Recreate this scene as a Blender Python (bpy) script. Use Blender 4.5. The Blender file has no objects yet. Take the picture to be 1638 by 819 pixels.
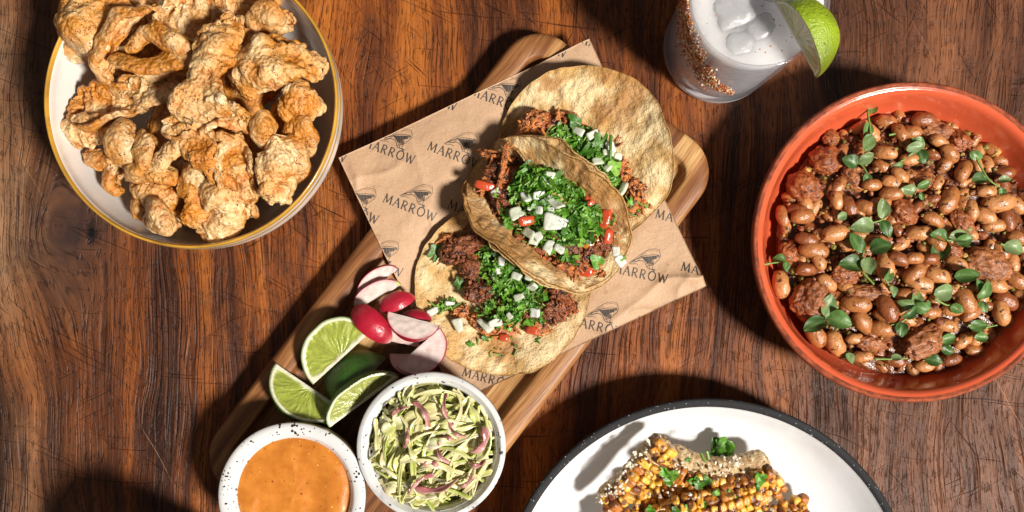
import bpy, math, random
import numpy as np
from mathutils import Vector, Matrix, Euler

rnd = random.Random(7)
nr = np.random.RandomState(11)
sc = bpy.context.scene
PI = math.pi
R = math.radians

# ------------------------------------------------------------------ camera, light, exposure
CAM_H = 0.62            # metres above the table
FPX = 1377.8            # focal length in photo pixels
NX, NY = 819.0, 490.0   # photo pixel straight below the lens

cam_d = bpy.data.cameras.new('camera')
cam = bpy.data.objects.new('camera', cam_d)
sc.collection.objects.link(cam)
sc.camera = cam
cam.location = (0, 0, CAM_H)
cam.rotation_euler = (0, 0, 0)
cam_d.sensor_width = 36.0
cam_d.lens = 36.0 * FPX / 1638.0
cam_d.shift_y = (NY - 409.5) / 1638.0
cam_d.clip_start = 0.01
cam_d.clip_end = 20

world = bpy.data.worlds.new('World')
sc.world = world
world.use_nodes = True
bg = world.node_tree.nodes['Background']
bg.inputs[0].default_value = (1.0, 0.93, 0.87, 1)
bg.inputs[1].default_value = 0.125

ld = bpy.data.lights.new('studio_lamp', 'AREA')
ld.shape = 'DISK'
ld.size = 0.60
ld.energy = 318
ld.color = (1.0, 0.94, 0.855)
lamp = bpy.data.objects.new('studio_lamp', ld)
sc.collection.objects.link(lamp)
LAZ, LEL, LD = R(-33), R(49), 4.0
lamp.location = (LD * math.cos(LEL) * math.cos(LAZ), LD * math.cos(LEL) * math.sin(LAZ), LD * math.sin(LEL))
lamp.rotation_euler = (-Vector(lamp.location)).to_track_quat('-Z', 'Y').to_euler()

sc.view_settings.view_transform = 'Standard'
sc.view_settings.look = 'None'
sc.view_settings.exposure = 0.0
sc.view_settings.gamma = 1.0
sc.render.engine = 'CYCLES'
sc.cycles.max_bounces = 8
sc.cycles.transparent_max_bounces = 8
sc.cycles.caustics_reflective = False
sc.cycles.caustics_refractive = False

# ------------------------------------------------------------------ helpers
def P(px, py, z=0.0):
    k = (CAM_H - z) / FPX
    return np.array([(px - NX) * k, -(py - NY) * k, z])
def S(px, z=0.0):
    return px * (CAM_H - z) / FPX

def _h(ix, iy, iz, seed):
    n = (ix * 374761393 + iy * 668265263 + iz * 2147483647 + seed * 974634777) & 0xffffffff
    n = ((n ^ (n >> 13)) * 1274126177) & 0xffffffff
    n = (n ^ (n >> 16)) & 0xffffff
    return n / float(0xffffff)
def noise(Q, freq, seed=0):
    """smooth value noise -1..1 at points Q (n,3)"""
    Q = np.asarray(Q, float) * freq + 1000.0
    i = np.floor(Q).astype(np.int64)
    f = Q - i
    f = f * f * (3 - 2 * f)
    r = 0
    for a in (0, 1):
        wx = f[..., 0] if a else 1 - f[..., 0]
        for b in (0, 1):
            wy = f[..., 1] if b else 1 - f[..., 1]
            for c in (0, 1):
                wz = f[..., 2] if c else 1 - f[..., 2]
                r = r + wx * wy * wz * _h(i[..., 0] + a, i[..., 1] + b, i[..., 2] + c, seed)
    return r * 2 - 1
def fbm(Q, freq, seed=0, octv=4, gain=0.5):
    r = 0; a = 1.0; t = 0
    for k in range(octv):
        r = r + a * noise(Q, freq * 2 ** k, seed + k * 17)
        t += a; a *= gain
    return r / t
def worley(Q, freq, seed=0):
    Q = np.asarray(Q, float) * freq + 1000.0
    i = np.floor(Q).astype(np.int64)
    f = Q - i
    best = np.full(Q.shape[:-1], 9.0)
    for a in (-1, 0, 1):
        for b in (-1, 0, 1):
            for c in (-1, 0, 1):
                ox = a + _h(i[..., 0] + a, i[..., 1] + b, i[..., 2] + c, seed) - f[..., 0]
                oy = b + _h(i[..., 0] + a, i[..., 1] + b, i[..., 2] + c, seed + 5) - f[..., 1]
                oz = c + _h(i[..., 0] + a, i[..., 1] + b, i[..., 2] + c, seed + 9) - f[..., 2]
                best = np.minimum(best, ox * ox + oy * oy + oz * oz)
    return np.sqrt(best)
def lerp(a, b, t):
    a = np.asarray(a, float); b = np.asarray(b, float)
    t = np.asarray(t, float)
    if t.ndim and a.ndim:
        t = t[..., None]
    return a + (b - a) * t
def sstep(a, b, x):
    t = np.clip((np.asarray(x, float) - a) / (b - a), 0, 1)
    return t * t * (3 - 2 * t)

class Geo:
    def __init__(s, V, F, C=None):
        s.V = np.asarray(V, float).reshape(-1, 3)
        s.F = [np.asarray(f, np.int64) for f in F if len(f)]
        s.C = None if C is None else np.asarray(C, float).reshape(-1, 3)
    def copy(s):
        return Geo(s.V.copy(), [f.copy() for f in s.F], None if s.C is None else s.C.copy())
    def tf(s, M):
        M = np.array(M)
        s.V = s.V @ M[:3, :3].T + M[:3, 3]
        return s
    def col(s, c):
        s.C = np.tile(np.asarray(c, float), (len(s.V), 1)) if np.ndim(c) == 1 else np.asarray(c, float)
        return s
def merge(gs):
    Vs, Fs, Cs, o = [], {}, [], 0
    anyc = any(g.C is not None for g in gs)
    for g in gs:
        Vs.append(g.V)
        for f in g.F:
            Fs.setdefault(f.shape[1], []).append(f + o)
        if anyc:
            Cs.append(g.C if g.C is not None else np.ones((len(g.V), 3)))
        o += len(g.V)
    return Geo(np.vstack(Vs), [np.vstack(v) for v in Fs.values()], np.vstack(Cs) if anyc else None)

def to_mesh(name, g, smooth=True):
    me = bpy.data.meshes.new(name)
    me.vertices.add(len(g.V))
    me.vertices.foreach_set('co', g.V.astype(np.float32).ravel())
    tot = sum(f.size for f in g.F); npol = sum(len(f) for f in g.F)
    me.loops.add(tot); me.polygons.add(npol)
    me.loops.foreach_set('vertex_index', np.concatenate([f.ravel() for f in g.F]).astype(np.int32))
    sizes = np.concatenate([np.full(len(f), f.shape[1]) for f in g.F])
    me.polygons.foreach_set('loop_start', (np.cumsum(sizes) - sizes).astype(np.int32))
    me.polygons.foreach_set('use_smooth', np.full(npol, bool(smooth)))
    me.update(calc_edges=True)
    if g.C is not None:
        ca = me.color_attributes.new('Col', 'FLOAT_COLOR', 'POINT')
        ca.data.foreach_set('color', np.hstack([g.C, np.ones((len(g.C), 1))]).astype(np.float32).ravel())
    me.validate()
    return me

LOC = {}
def _link(o, props):
    for k, v in props.items():
        if v is not None:
            o[k] = v
    sc.collection.objects.link(o)
def thing(name, label, cat, loc, group=None):
    o = bpy.data.objects.new(name, None)
    o.empty_display_size = 0.01
    o.location = loc
    _link(o, dict(label=label, category=cat, group=group))
    LOC[o.name] = np.array(loc, float)
    return o
def part(name, g, m, parent, label=None, kind=None, smooth=True):
    """g in world coordinates; becomes a child with its origin at the parent's"""
    L = LOC[parent.name]
    if isinstance(g, bpy.types.Mesh):
        me = g
    else:
        g = g.copy(); g.V = g.V - L
        me = to_mesh(name, g, smooth)
        me.materials.append(m)
    o = bpy.data.objects.new(name, me)
    o.parent = parent
    _link(o, dict(label=label, kind=kind))
    LOC[o.name] = L
    return o
def single(name, g, m, loc, label=None, cat=None, group=None, kind=None, smooth=True):
    g = g.copy(); g.V = g.V - np.array(loc, float)
    me = to_mesh(name, g, smooth); me.materials.append(m)
    o = bpy.data.objects.new(name, me)
    o.location = loc
    _link(o, dict(label=label, category=cat, group=group, kind=kind))
    LOC[o.name] = np.array(loc, float)
    return o
def place(name, me, M, parent=None, **props):
    """shared mesh data, own matrix (world)"""
    o = bpy.data.objects.new(name, me)
    if parent is not None:
        o.parent = parent
        M = Matrix.Translation(-Vector(LOC[parent.name])) @ M
    o.matrix_basis = M
    _link(o, props)
    return o

def gridfaces(nu, nv, wu=False, wv=False):
    a = np.arange(nu if wu else nu - 1)
    b = np.arange(nv if wv else nv - 1)
    A, B = np.meshgrid(a, b, indexing='ij')
    A2, B2 = (A + 1) % nu, (B + 1) % nv
    return np.stack([A * nv + B, A2 * nv + B, A2 * nv + B2, A * nv + B2], -1).reshape(-1, 4)
def grid(V, wu=False, wv=False, C=None):
    nu, nv = V.shape[:2]
    return Geo(V.reshape(-1, 3), [gridfaces(nu, nv, wu, wv)], None if C is None else C.reshape(-1, 3))
def gnormals(V, wu=False, wv=False):
    def d(ax, w):
        if w:
            return np.roll(V, -1, ax) - np.roll(V, 1, ax)
        return np.gradient(V, axis=ax)
    n = np.cross(d(0, wu), d(1, wv))
    n /= np.linalg.norm(n, axis=-1, keepdims=True) + 1e-12
    return n
def lathe(prof, n=96, cx=0, cy=0, wob=0.0, seed=0, C=None):
    """prof list of (r,z), from outside foot over the rim to inside centre"""
    prof = np.array(prof, float)
    t = np.arange(n) / n * 2 * PI
    rr = prof[:, 0][:, None] * np.ones(n)
    zz = prof[:, 1][:, None] * np.ones(n)
    if wob:
        q = np.stack([np.cos(t) * 1.3, np.sin(t) * 1.3, t * 0], -1)
        w1 = noise(q, 1.0, seed); w2 = noise(q, 1.7, seed + 3)
        rr = rr * (1 + wob * w1[None, :])
        zz = zz * (1 + wob * 0.8 * w2[None, :] * (zz > 0.01))
    V = np.stack([cx + rr * np.cos(t), cy + rr * np.sin(t), zz], -1)
    g = grid(V, False, True, C)
    g.F[0] = g.F[0][:, ::-1]
    if prof[-1, 0] == 0:
        k = (len(prof) - 1) * n
        f = g.F[0]; last = (f >= k).any(1)
        g.F[0] = f[~last]
        a = k - n + np.arange(n); b = k - n + (np.arange(n) + 1) % n
        g.F.append(np.stack([b, np.full(n, k), a], -1))
    return g
def smooth_prof(pts, k=6):
    """Catmull-Rom through profile points"""
    p = np.array(pts, float)
    p = np.vstack([2 * p[0] - p[1], p, 2 * p[-1] - p[-2]])
    out = []
    for i in range(1, len(p) - 2):
        for j in range(k):
            t = j / k
            out.append(0.5 * ((2 * p[i]) + (-p[i - 1] + p[i + 1]) * t + (2 * p[i - 1] - 5 * p[i] + 4 * p[i + 1] - p[i + 2]) * t * t
                       + (-p[i - 1] + 3 * p[i] - 3 * p[i + 1] + p[i + 2]) * t ** 3))
    out.append(p[-2])
    return np.array(out)
def ico(level):
    if level in ico.c:
        return ico.c[level].copy()
    import bmesh
    bm = bmesh.new()
    bmesh.ops.create_icosphere(bm, subdivisions=level, radius=1.0)
    V = np.array([v.co[:] for v in bm.verts]); F = np.array([[v.index for v in f.verts] for f in bm.faces])
    bm.free()
    ico.c[level] = Geo(V, [F])
    return ico.c[level].copy()
ico.c = {}
def tube(path, rad, n=10, cap=True):
    path = np.array(path, float); m = len(path)
    rad = np.ones(m) * rad if np.ndim(rad) == 0 else np.array(rad, float)
    T = np.gradient(path, axis=0); T /= np.linalg.norm(T, axis=1, keepdims=True) + 1e-12
    up = np.array([0.05, 0.1, 1.0])
    V = np.zeros((m, n, 3))
    for i in range(m):
        a = np.cross(T[i], up); a /= np.linalg.norm(a) + 1e-9
        b = np.cross(a, T[i])
        t = np.arange(n) / n * 2 * PI
        V[i] = path[i] + rad[i] * (np.cos(t)[:, None] * a + np.sin(t)[:, None] * b)
    g = grid(V, False, True)
    return g
def ME(loc=(0, 0, 0), rot=(0, 0, 0), s=(1, 1, 1)):
    if np.ndim(s) == 0: s = (s, s, s)
    return Matrix.Translation(Vector(loc)) @ Euler(rot).to_matrix().to_4x4() @ Matrix.Diagonal((*s, 1))
def pix_path(pts, z, n=24):
    """photo-pixel polyline -> smooth world path; pts (x,y[,z])"""
    q = [P(p[0], p[1], p[2] if len(p) > 2 else z) for p in pts]
    s = smooth_prof(q, max(2, n // max(1, len(q) - 1)))
    return s

# ------------------------------------------------------------------ node helpers
class NT:
    def __init__(s, name):
        s.m = bpy.data.materials.new(name); s.m.use_nodes = True
        s.t = s.m.node_tree; s.b = s.t.nodes['Principled BSDF']; s.out = s.t.nodes['Material Output']
        s.pos = s.n('ShaderNodeNewGeometry').outputs['Position']
    def n(s, typ, props=None, **ins):
        k = s.t.nodes.new(typ)
        for a, v in (props or {}).items(): setattr(k, a, v)
        for a, v in ins.items():
            s.set(k.inputs[int(a[1:])] if a[0] == '_' and a[1:].isdigit() else k.inputs[a.replace('_', ' ')], v)
        return k
    def set(s, sock, v):
        if isinstance(v, bpy.types.NodeSocket): s.t.links.new(v, sock)
        else:
            if sock.type == 'RGBA' and len(v) == 3: v = (*v, 1)
            sock.default_value = v
    def noise(s, scale, detail=4, rough=0.55, vec=None, stretch=None, rot=0, dist=0.0, off=(0, 0, 0)):
        v = vec or s.pos
        if stretch or rot or any(off):
            if rot:
                mp = s.n('ShaderNodeMapping', Vector=v, Rotation=(0, 0, rot)); v = mp.outputs[0]
            mp = s.n('ShaderNodeMapping', Vector=v, Scale=stretch or (1, 1, 1), Location=off); v = mp.outputs[0]
        k = s.n('ShaderNodeTexNoise', Vector=v, Scale=scale, Detail=detail, Roughness=rough, Distortion=dist)
        return k.outputs['Fac']
    def ramp(s, fac, stops, interp='LINEAR'):
        k = s.n('ShaderNodeValToRGB', Fac=fac)
        cr = k.color_ramp; cr.interpolation = interp
        while len(cr.elements) < len(stops): cr.elements.new(0.5)
        for e, (p, c) in zip(cr.elements, stops):
            e.position = p; e.color = (c, c, c, 1) if np.ndim(c) == 0 else (*c, 1)
        return k.outputs[0]
    def mix(s, fac, a, b, mode='MIX'):
        k = s.n('ShaderNodeMix', {'data_type': 'RGBA', 'blend_type': mode})
        s.set(k.inputs[0], fac); s.set(k.inputs[6], a); s.set(k.inputs[7], b)
        return k.outputs[2]
    def math(s, op, a, b=0.0, c=0.0, clamp=False):
        k = s.n('ShaderNodeMath', {'operation': op, 'use_clamp': clamp})
        s.set(k.inputs[0], a); s.set(k.inputs[1], b); s.set(k.inputs[2], c)
        return k.outputs[0]
    def attr(s):
        return s.n('ShaderNodeAttribute', {'attribute_name': 'Col'}).outputs['Color']
    def bump(s, h, dist, strength=1.0, prev=None):
        k = s.n('ShaderNodeBump', Height=h, Distance=dist, Strength=strength)
        if prev is not None: s.set(k.inputs['Normal'], prev)
        return k.outputs[0]
    def fin(s, color=None, rough=None, normal=None, **kw):
        names = dict(sss='Subsurface Weight', ssr='Subsurface Radius', sss_s='Subsurface Scale', spec='Specular IOR Level', coat='Coat Weight',
                     coat_r='Coat Roughness', trans='Transmission Weight', ior='IOR', metal='Metallic', sheen='Sheen Weight')
        if color is not None: s.set(s.b.inputs['Base Color'], color)
        if rough is not None: s.set(s.b.inputs['Roughness'], rough)
        if normal is not None:
            s.set(s.b.inputs['Normal'], normal); s.set(s.b.inputs['Coat Normal'], normal)
        for a, v in kw.items(): s.set(s.b.inputs[names[a]], v)
        return s.m

def foodmat(name, base=None, vary=0.25, vfreq=250, rough=0.5, bumps=((600, 0.0006),), dark=None, dfreq=700, dthr=0.68, sss=0.0, ssr=(1, .5, .25), sss_s=0.004,
            coat=0.0, spec=0.5, roughvar=0.0, translucent=0.0):
    """attribute or constant colour, broken up by noise, with fine bump"""
    n = NT(name)
    c = n.attr() if base is None else None
    if c is None:
        rgb = n.n('ShaderNodeRGB'); rgb.outputs[0].default_value = (*base, 1); c = rgb.outputs[0]
    f = n.noise(vfreq, 5, 0.6)
    f = n.math('MULTIPLY_ADD', f, 2 * vary * 1.6, 1 - vary * 1.6)
    hsv = n.n('ShaderNodeHueSaturation', Color=c, Value=f); c = hsv.outputs[0]
    if dark is not None:
        d = n.noise(dfreq, 3, 0.6, off=(3.1, 1.7, 0.4))
        d = n.ramp(d, [(dthr - 0.03, 0.0), (dthr + 0.03, 1.0)])
        c = n.mix(d, c, dark)
    nrm = None
    for fr, di in bumps:
        nrm = n.bump(n.noise(fr, 4, 0.6), di, 1.0, nrm)
    r = rough
    if roughvar:
        r = n.math('MULTIPLY_ADD', n.noise(vfreq * 1.7, 3), roughvar * 2, rough - roughvar, True)
    m = n.fin(c, r, nrm, sss=sss, ssr=ssr, sss_s=sss_s, coat=coat, coat_r=0.12, spec=spec)
    if translucent:
        tr = n.n('ShaderNodeBsdfTranslucent', Color=c)
        if nrm is not None: n.set(tr.inputs['Normal'], nrm)
        mx = n.n('ShaderNodeMixShader', _0=translucent)
        n.t.links.new(n.b.outputs[0], mx.inputs[1]); n.t.links.new(tr.outputs[0], mx.inputs[2])
        n.t.links.new(mx.outputs[0], n.out.inputs[0])
    return m

# ------------------------------------------------------------------ table top
def table_material():
    n = NT('old_oiled_table_wood')
    sep = n.n('ShaderNodeSeparateXYZ', Vector=n.pos)
    X, Y = sep.outputs[0], sep.outputs[1]
    M, A_ = (lambda a, b: n.math('MULTIPLY', a, b)), (lambda a, b: n.math('ADD', a, b))
    w = n.noise(4.5, 3, 0.5, stretch=(1, 0.6, 1))
    w2 = n.noise(20.0, 2, 0.5, stretch=(1, 0.35, 1), off=(4, 2, 0))
    kx, ky, _ = P(118, 372)
    dx = n.math('SUBTRACT', X, float(kx)); dy = n.math('SUBTRACT', Y, float(ky))
    d2 = A_(M(dx, dx), M(M(dy, dy), 0.30))
    kd = n.math('SQRT', d2)
    push = M(n.math('DIVIDE', dx, A_(d2, 0.0020)), -0.0022)
    xx = A_(A_(X, A_(M(w, 0.075), M(w2, 0.008))), push)
    def stretched(k): return n.n('ShaderNodeCombineXYZ', X=xx, Y=M(Y, k), Z=0.0).outputs[0]
    comb, comb2, comb3 = stretched(0.05), stretched(0.12), stretched(0.02)
    broad = n.noise(24, 3, 0.55, vec=comb)
    mid = n.noise(105, 5, 0.68, vec=comb)
    fine = n.noise(560, 4, 0.65, vec=comb)
    tone = A_(M(broad, 0.64), M(mid, 0.36))
    base = n.ramp(tone, [(0.38, (0.022, 0.006, 0.003)), (0.46, (0.098, 0.025, 0.006)), (0.53, (0.255, 0.067, 0.010)), (0.64, (0.48, 0.152, 0.024))])
    tan = n.ramp(tone, [(0.38, (0.028, 0.012, 0.007)), (0.48, (0.115, 0.052, 0.025)), (0.62, (0.35, 0.19, 0.10))])
    lf = A_(M(X, -6.0), M(n.math('SUBTRACT', n.noise(7, 4, 0.6, off=(9, 1, 0)), 0.5), 1.6))
    lf = n.ramp(A_(lf, -1.62), [(0.0, 0.0), (0.7, 1.0)])
    c = n.mix(lf, base, tan)
    cool = n.ramp(tone, [(0.38, (0.020, 0.007, 0.004)), (0.48, (0.090, 0.030, 0.013)), (0.62, (0.235, 0.088, 0.038))])
    rf = A_(M(X, 5.0), M(n.math('SUBTRACT', n.noise(6, 4, 0.6, off=(2, 7, 0)), 0.5), 1.2))
    rf = n.ramp(A_(rf, -0.55), [(0.0, 0.0), (0.6, 1.0)])
    c = n.mix(rf, c, cool)
    c = n.mix(M(n.ramp(fine, [(0.50, 0.0), (0.72, 1.0)]), 0.22), c, (0.46, 0.17, 0.05))
    c = n.mix(M(n.ramp(fine, [(0.30, 1.0), (0.47, 0.0)]), 0.42), c, (0.026, 0.009, 0.005))
    pores = n.ramp(n.noise(800, 2, 0.5, vec=comb2, off=(1, 2, 0)), [(0.34, 1.0), (0.42, 0.0)])
    c = n.mix(M(pores, 0.5), c, (0.016, 0.006, 0.004))
    lines = None
    for sc_, ww, o in ((60, .013, 5), (34, .008, 8), (95, .014, 2)):
        k = n.ramp(n.noise(sc_, 2, 0.45, vec=comb3, off=(o, 5, 0)), [(0.5 - ww, 0.0), (0.5, 1.0), (0.5 + ww, 0.0)])
        lines = k if lines is None else n.math('MAXIMUM', lines, k)
    lines = M(lines, n.ramp(n.noise(15, 3, 0.6, off=(1, 9, 0)), [(0.40, 0.0), (0.60, 1.0)]))
    c = n.mix(M(lines, 0.62), c, (0.020, 0.007, 0.004))
    bl = n.ramp(n.noise(13, 6, 0.68, off=(3, 3, 0), stretch=(1, 0.6, 1), dist=.6), [(0.50, 0.0), (0.66, 1.0)])
    c = n.mix(M(bl, 0.6), c, (0.040, 0.015, 0.010))
    bl2 = n.ramp(n.noise(60, 5, 0.7, off=(6, 3, 0)), [(0.56, 0.0), (0.68, 1.0)])
    c = n.mix(M(bl2, 0.45), c, (0.045, 0.016, 0.010))
    kn = n.ramp(A_(kd, M(n.math('SUBTRACT', n.noise(60, 4), 0.5), 0.03)), [(0.004, 1.0), (0.020, 0.6), (0.045, 0.0)])
    c = n.mix(M(kn, 0.82), c, (0.020, 0.014, 0.017))
    kx2, ky2, _ = P(147, 372)
    dxx = n.math('SUBTRACT', X, float(kx2)); dyy = n.math('SUBTRACT', Y, float(ky2))
    e2 = n.math('SQRT', A_(M(M(dxx, dxx), 5.0), M(dyy, dyy)))
    kn2 = n.ramp(A_(e2, M(n.math('SUBTRACT', n.noise(150, 3), 0.5), 0.012)), [(0.006, 1.0), (0.010, 0.0)])
    c = n.mix(kn2, c, (0.006, 0.005, 0.006))
    # short and long knife cuts; each direction wavers and only shows in patches
    wob = n.n('ShaderNodeVectorMath', {'operation': 'ADD'})
    nv = n.n('ShaderNodeTexNoise', Vector=n.pos, Scale=9.0, Detail=2.0)
    sc_n = n.n('ShaderNodeVectorMath', {'operation': 'SCALE'}); n.set(sc_n.inputs[0], nv.outputs['Color']); sc_n.inputs['Scale'].default_value = .022
    n.set(wob.inputs[0], n.pos); n.set(wob.inputs[1], sc_n.outputs[0]); wp = wob.outputs[0]
    cuts = None
    for i, (ang, lx, sx, dens) in enumerate([(24, 9, 700, .715), (-66, 16, 760, .735), (60, 7, 640, .735), (-30, 20, 800, .745), (6, 13, 900, .74), (40, 26, 900, .735)]):
        k = n.noise(1.0, 2, 0.4, vec=wp, rot=R(ang), stretch=(lx, sx, 1), off=(i * 3.3, i * 1.7, i * 5.1))
        k = n.ramp(k, [(dens - .03, 0.0), (dens + .005, 1.0)])
        pt = n.ramp(n.noise(8 + i, 3, 0.55, off=(i * 2.2, 7 + i, 0)), [(0.46, 0.0), (0.60, 1.0)])
        k = M(k, pt)
        cuts = k if cuts is None else n.math('MAXIMUM', cuts, k)
    c = n.mix(M(cuts, 0.8), c, (0.014, 0.006, 0.004))
    pale = None
    for i, (ang, sx) in enumerate([(28, 1300), (-52, 1500), (64, 1400)]):
        k = n.noise(1.0, 1, 0.35, vec=wp, rot=R(ang), stretch=(4.0, sx, 1), off=(i * 2.3 + 30, i * 1.1 + 9, i * 3.1))
        k = M(n.ramp(k, [(0.765, 0.0), (0.79, 1.0)]), n.ramp(n.noise(7, 2, 0.5, off=(i * 4, 3, 0)), [(0.48, 0.0), (0.6, 1.0)]))
        pale = k if pale is None else n.math('MAXIMUM', pale, k)
    c = n.mix(M(pale, 0.5), c, (0.48, 0.28, 0.17))
    h = A_(M(fine, 0.45), M(mid, 0.5))
    for a, k in ((pores, .35), (cuts, .9), (lines, .5), (bl2, .15)): h = n.math('SUBTRACT', h, M(a, k))
    nrm = n.bump(h, 0.0016, 0.9)
    rough = n.math('MULTIPLY_ADD', n.noise(40, 4, 0.6), 0.3, 0.36)
    return n.fin(c, rough, nrm, spec=0.3)

def rounded_slab(x0, x1, y0, y1, z0, z1, bev):
    loops = []
    for z, ins in ((z0, 0), (z1 - bev, 0), (z1 - bev * .3, bev * .3), (z1, bev)):
        loops.append([(x0 + ins, y0 + ins, z), (x1 - ins, y0 + ins, z), (x1 - ins, y1 - ins, z), (x0 + ins, y1 - ins, z)])
    V = np.array(loops, float)
    g = grid(V, False, True)
    n = len(loops)
    g.F.append(np.array([[4 * (n - 1) + i for i in range(4)]])); g.F.append(np.array([[3, 2, 1, 0]]))
    return g
single('table_top', rounded_slab(-0.75, 0.75, -0.55, 0.55, -0.035, 0, 0.004), table_material(), (0, 0, -0.035), kind='structure', smooth=False)

# ------------------------------------------------------------------ serving board
BZ, BF = 0.0195, 0.0115      # rim top, tray floor
bA = P(849.5, 24, BZ); bB = P(1168, 254, BZ); bC = P(305, 742, BZ)
bu = (bC - bA); BL = float(np.linalg.norm(bu)); bu /= BL            # along the board
bv = (bB - bA); bv -= bu * bv.dot(bu); BW = float(np.linalg.norm(bv)); bv /= BW
bO = bA + bu * BL / 2 + bv * BW / 2
def board_local(x, y):
    dx = np.asarray(x) - bO[0]; dy = np.asarray(y) - bO[1]
    return dx * bu[0] + dy * bu[1], dx * bv[0] + dy * bv[1]
def rrect(hl, hw, r, n=14):
    pts = []
    for (sx, sy, a0) in ((1, 1, 0), (-1, 1, 90), (-1, -1, 180), (1, -1, 270)):
        for k in range(n):
            a = R(a0 + 90 * k / (n - 1))
            pts.append((sx * (hl - r) + r * math.cos(a), sy * (hw - r) + r * math.sin(a)))
    return np.array(pts)
def board_material():
    n = NT('acacia_board_wood')
    mp = n.n('ShaderNodeMapping', Vector=n.pos, Location=(-float(bO[0]), -float(bO[1]), 0))
    ang = math.atan2(bu[1], bu[0])
    mp = n.n('ShaderNodeMapping', Vector=mp.outputs[0], Rotation=(0, 0, -ang))
    v = mp.outputs[0]
    sep = n.n('ShaderNodeSeparateXYZ', Vector=v)
    X, Y = sep.outputs[0], sep.outputs[1]
    w = n.noise(7, 3, 0.5, vec=v, stretch=(0.6, 1, 1))
    yy = n.math('ADD', Y, n.math('MULTIPLY', w, 0.035))
    g = n.n('ShaderNodeCombineXYZ', X=n.math('MULTIPLY', X, 0.06), Y=yy, Z=n.math('MULTIPLY', n.math('ROUND', n.math('MULTIPLY', Y, 22.0)), 3.1)).outputs[0]
    mid = n.noise(130, 5, 0.65, vec=g)
    fine = n.noise(700, 3, 0.6, vec=g)
    # glued staves, each its own tone
    t = n.math('DIVIDE', n.math('ADD', Y, BW / 2), BW)
    stave = n.ramp(t, [(0.0, 0.45), (0.14, 0.62), (0.20, 0.95), (0.29, 0.28), (0.47, 0.40), (0.66, 0.30), (0.79, 0.88), (0.90, 0.62)], 'CONSTANT')
    fine = n.math('ADD', fine, 0.0)
    tone = n.math('ADD', n.math('MULTIPLY', stave, 0.62), n.math('MULTIPLY', n.math('SUBTRACT', mid, 0.5), 1.0))
    c = n.ramp(n.math('ADD', tone, 0.06), [(0.10, (0.085, 0.028, 0.009)), (0.32, (0.22, 0.082, 0.026)), (0.52, (0.43, 0.205, 0.072)), (0.75, (0.66, 0.42, 0.175))])
    c = n.mix(n.math('MULTIPLY', n.ramp(fine, [(0.38, 1.0), (0.52, 0.0)]), 0.36), c, (0.11, 0.040, 0.014))
    jn = n.math('ABSOLUTE', n.math('SUBTRACT', n.math('FRACT', n.math('MULTIPLY', t, 7.3)), 0.5))
    cr = n.ramp(n.noise(1.0, 2, 0.4, vec=v, stretch=(6, 900, 1)), [(0.70, 0.0), (0.74, 1.0)])
    c = n.mix(n.math('MULTIPLY', cr, 0.6), c, (0.05, 0.02, 0.01))
    nrm = n.bump(n.math('ADD', n.math('MULTIPLY', mid, .5), n.math('MULTIPLY', fine, .5)), 0.0006, 0.8)
    return n.fin(c, n.math('MULTIPLY_ADD', mid, 0.3, 0.32), nrm, spec=0.4)
def board():
    loops = []
    prof = [(0.004, 0.0), (0.0008, 0.003), (0, 0.007), (0, BZ - .004), (0.0012, BZ - .0012), (0.004, BZ), (0.0155, BZ), (0.0168, BZ - 0.0008),
            (0.0176, BZ - .0025), (0.0190, BF + .0012), (0.0215, BF), (0.05, BF)]
    hl, hw, r = BL / 2, BW / 2, S(66, BZ)
    for ins, z in prof:
        p = rrect(hl - ins, hw - ins, max(r - ins, 0.008))
        W = bO[None, :2] + p[:, :1] * bu[None, :2] + p[:, 1:] * bv[None, :2]
        W = np.hstack([W, np.full((len(W), 1), z)])
        W[:, 2] += 0.0005 * noise(W, 25, 3) * (z > 0.01)
        loops.append(W)
    V = np.array(loops)
    g = grid(V, False, True)
    m = V.shape[1]; k = (len(loops) - 1) * m
    g.F.append(np.array([[k + m - 1 - i for i in range(m)]]))
    g.F.append(np.array([[i for i in range(m)]]))
    t = thing('serving_board', 'wooden serving board with rounded corners lying askew under the tacos and ramekins', 'board', (bO[0], bO[1], 0))
    part('board_body', g, board_material(), t)
board()

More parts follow.
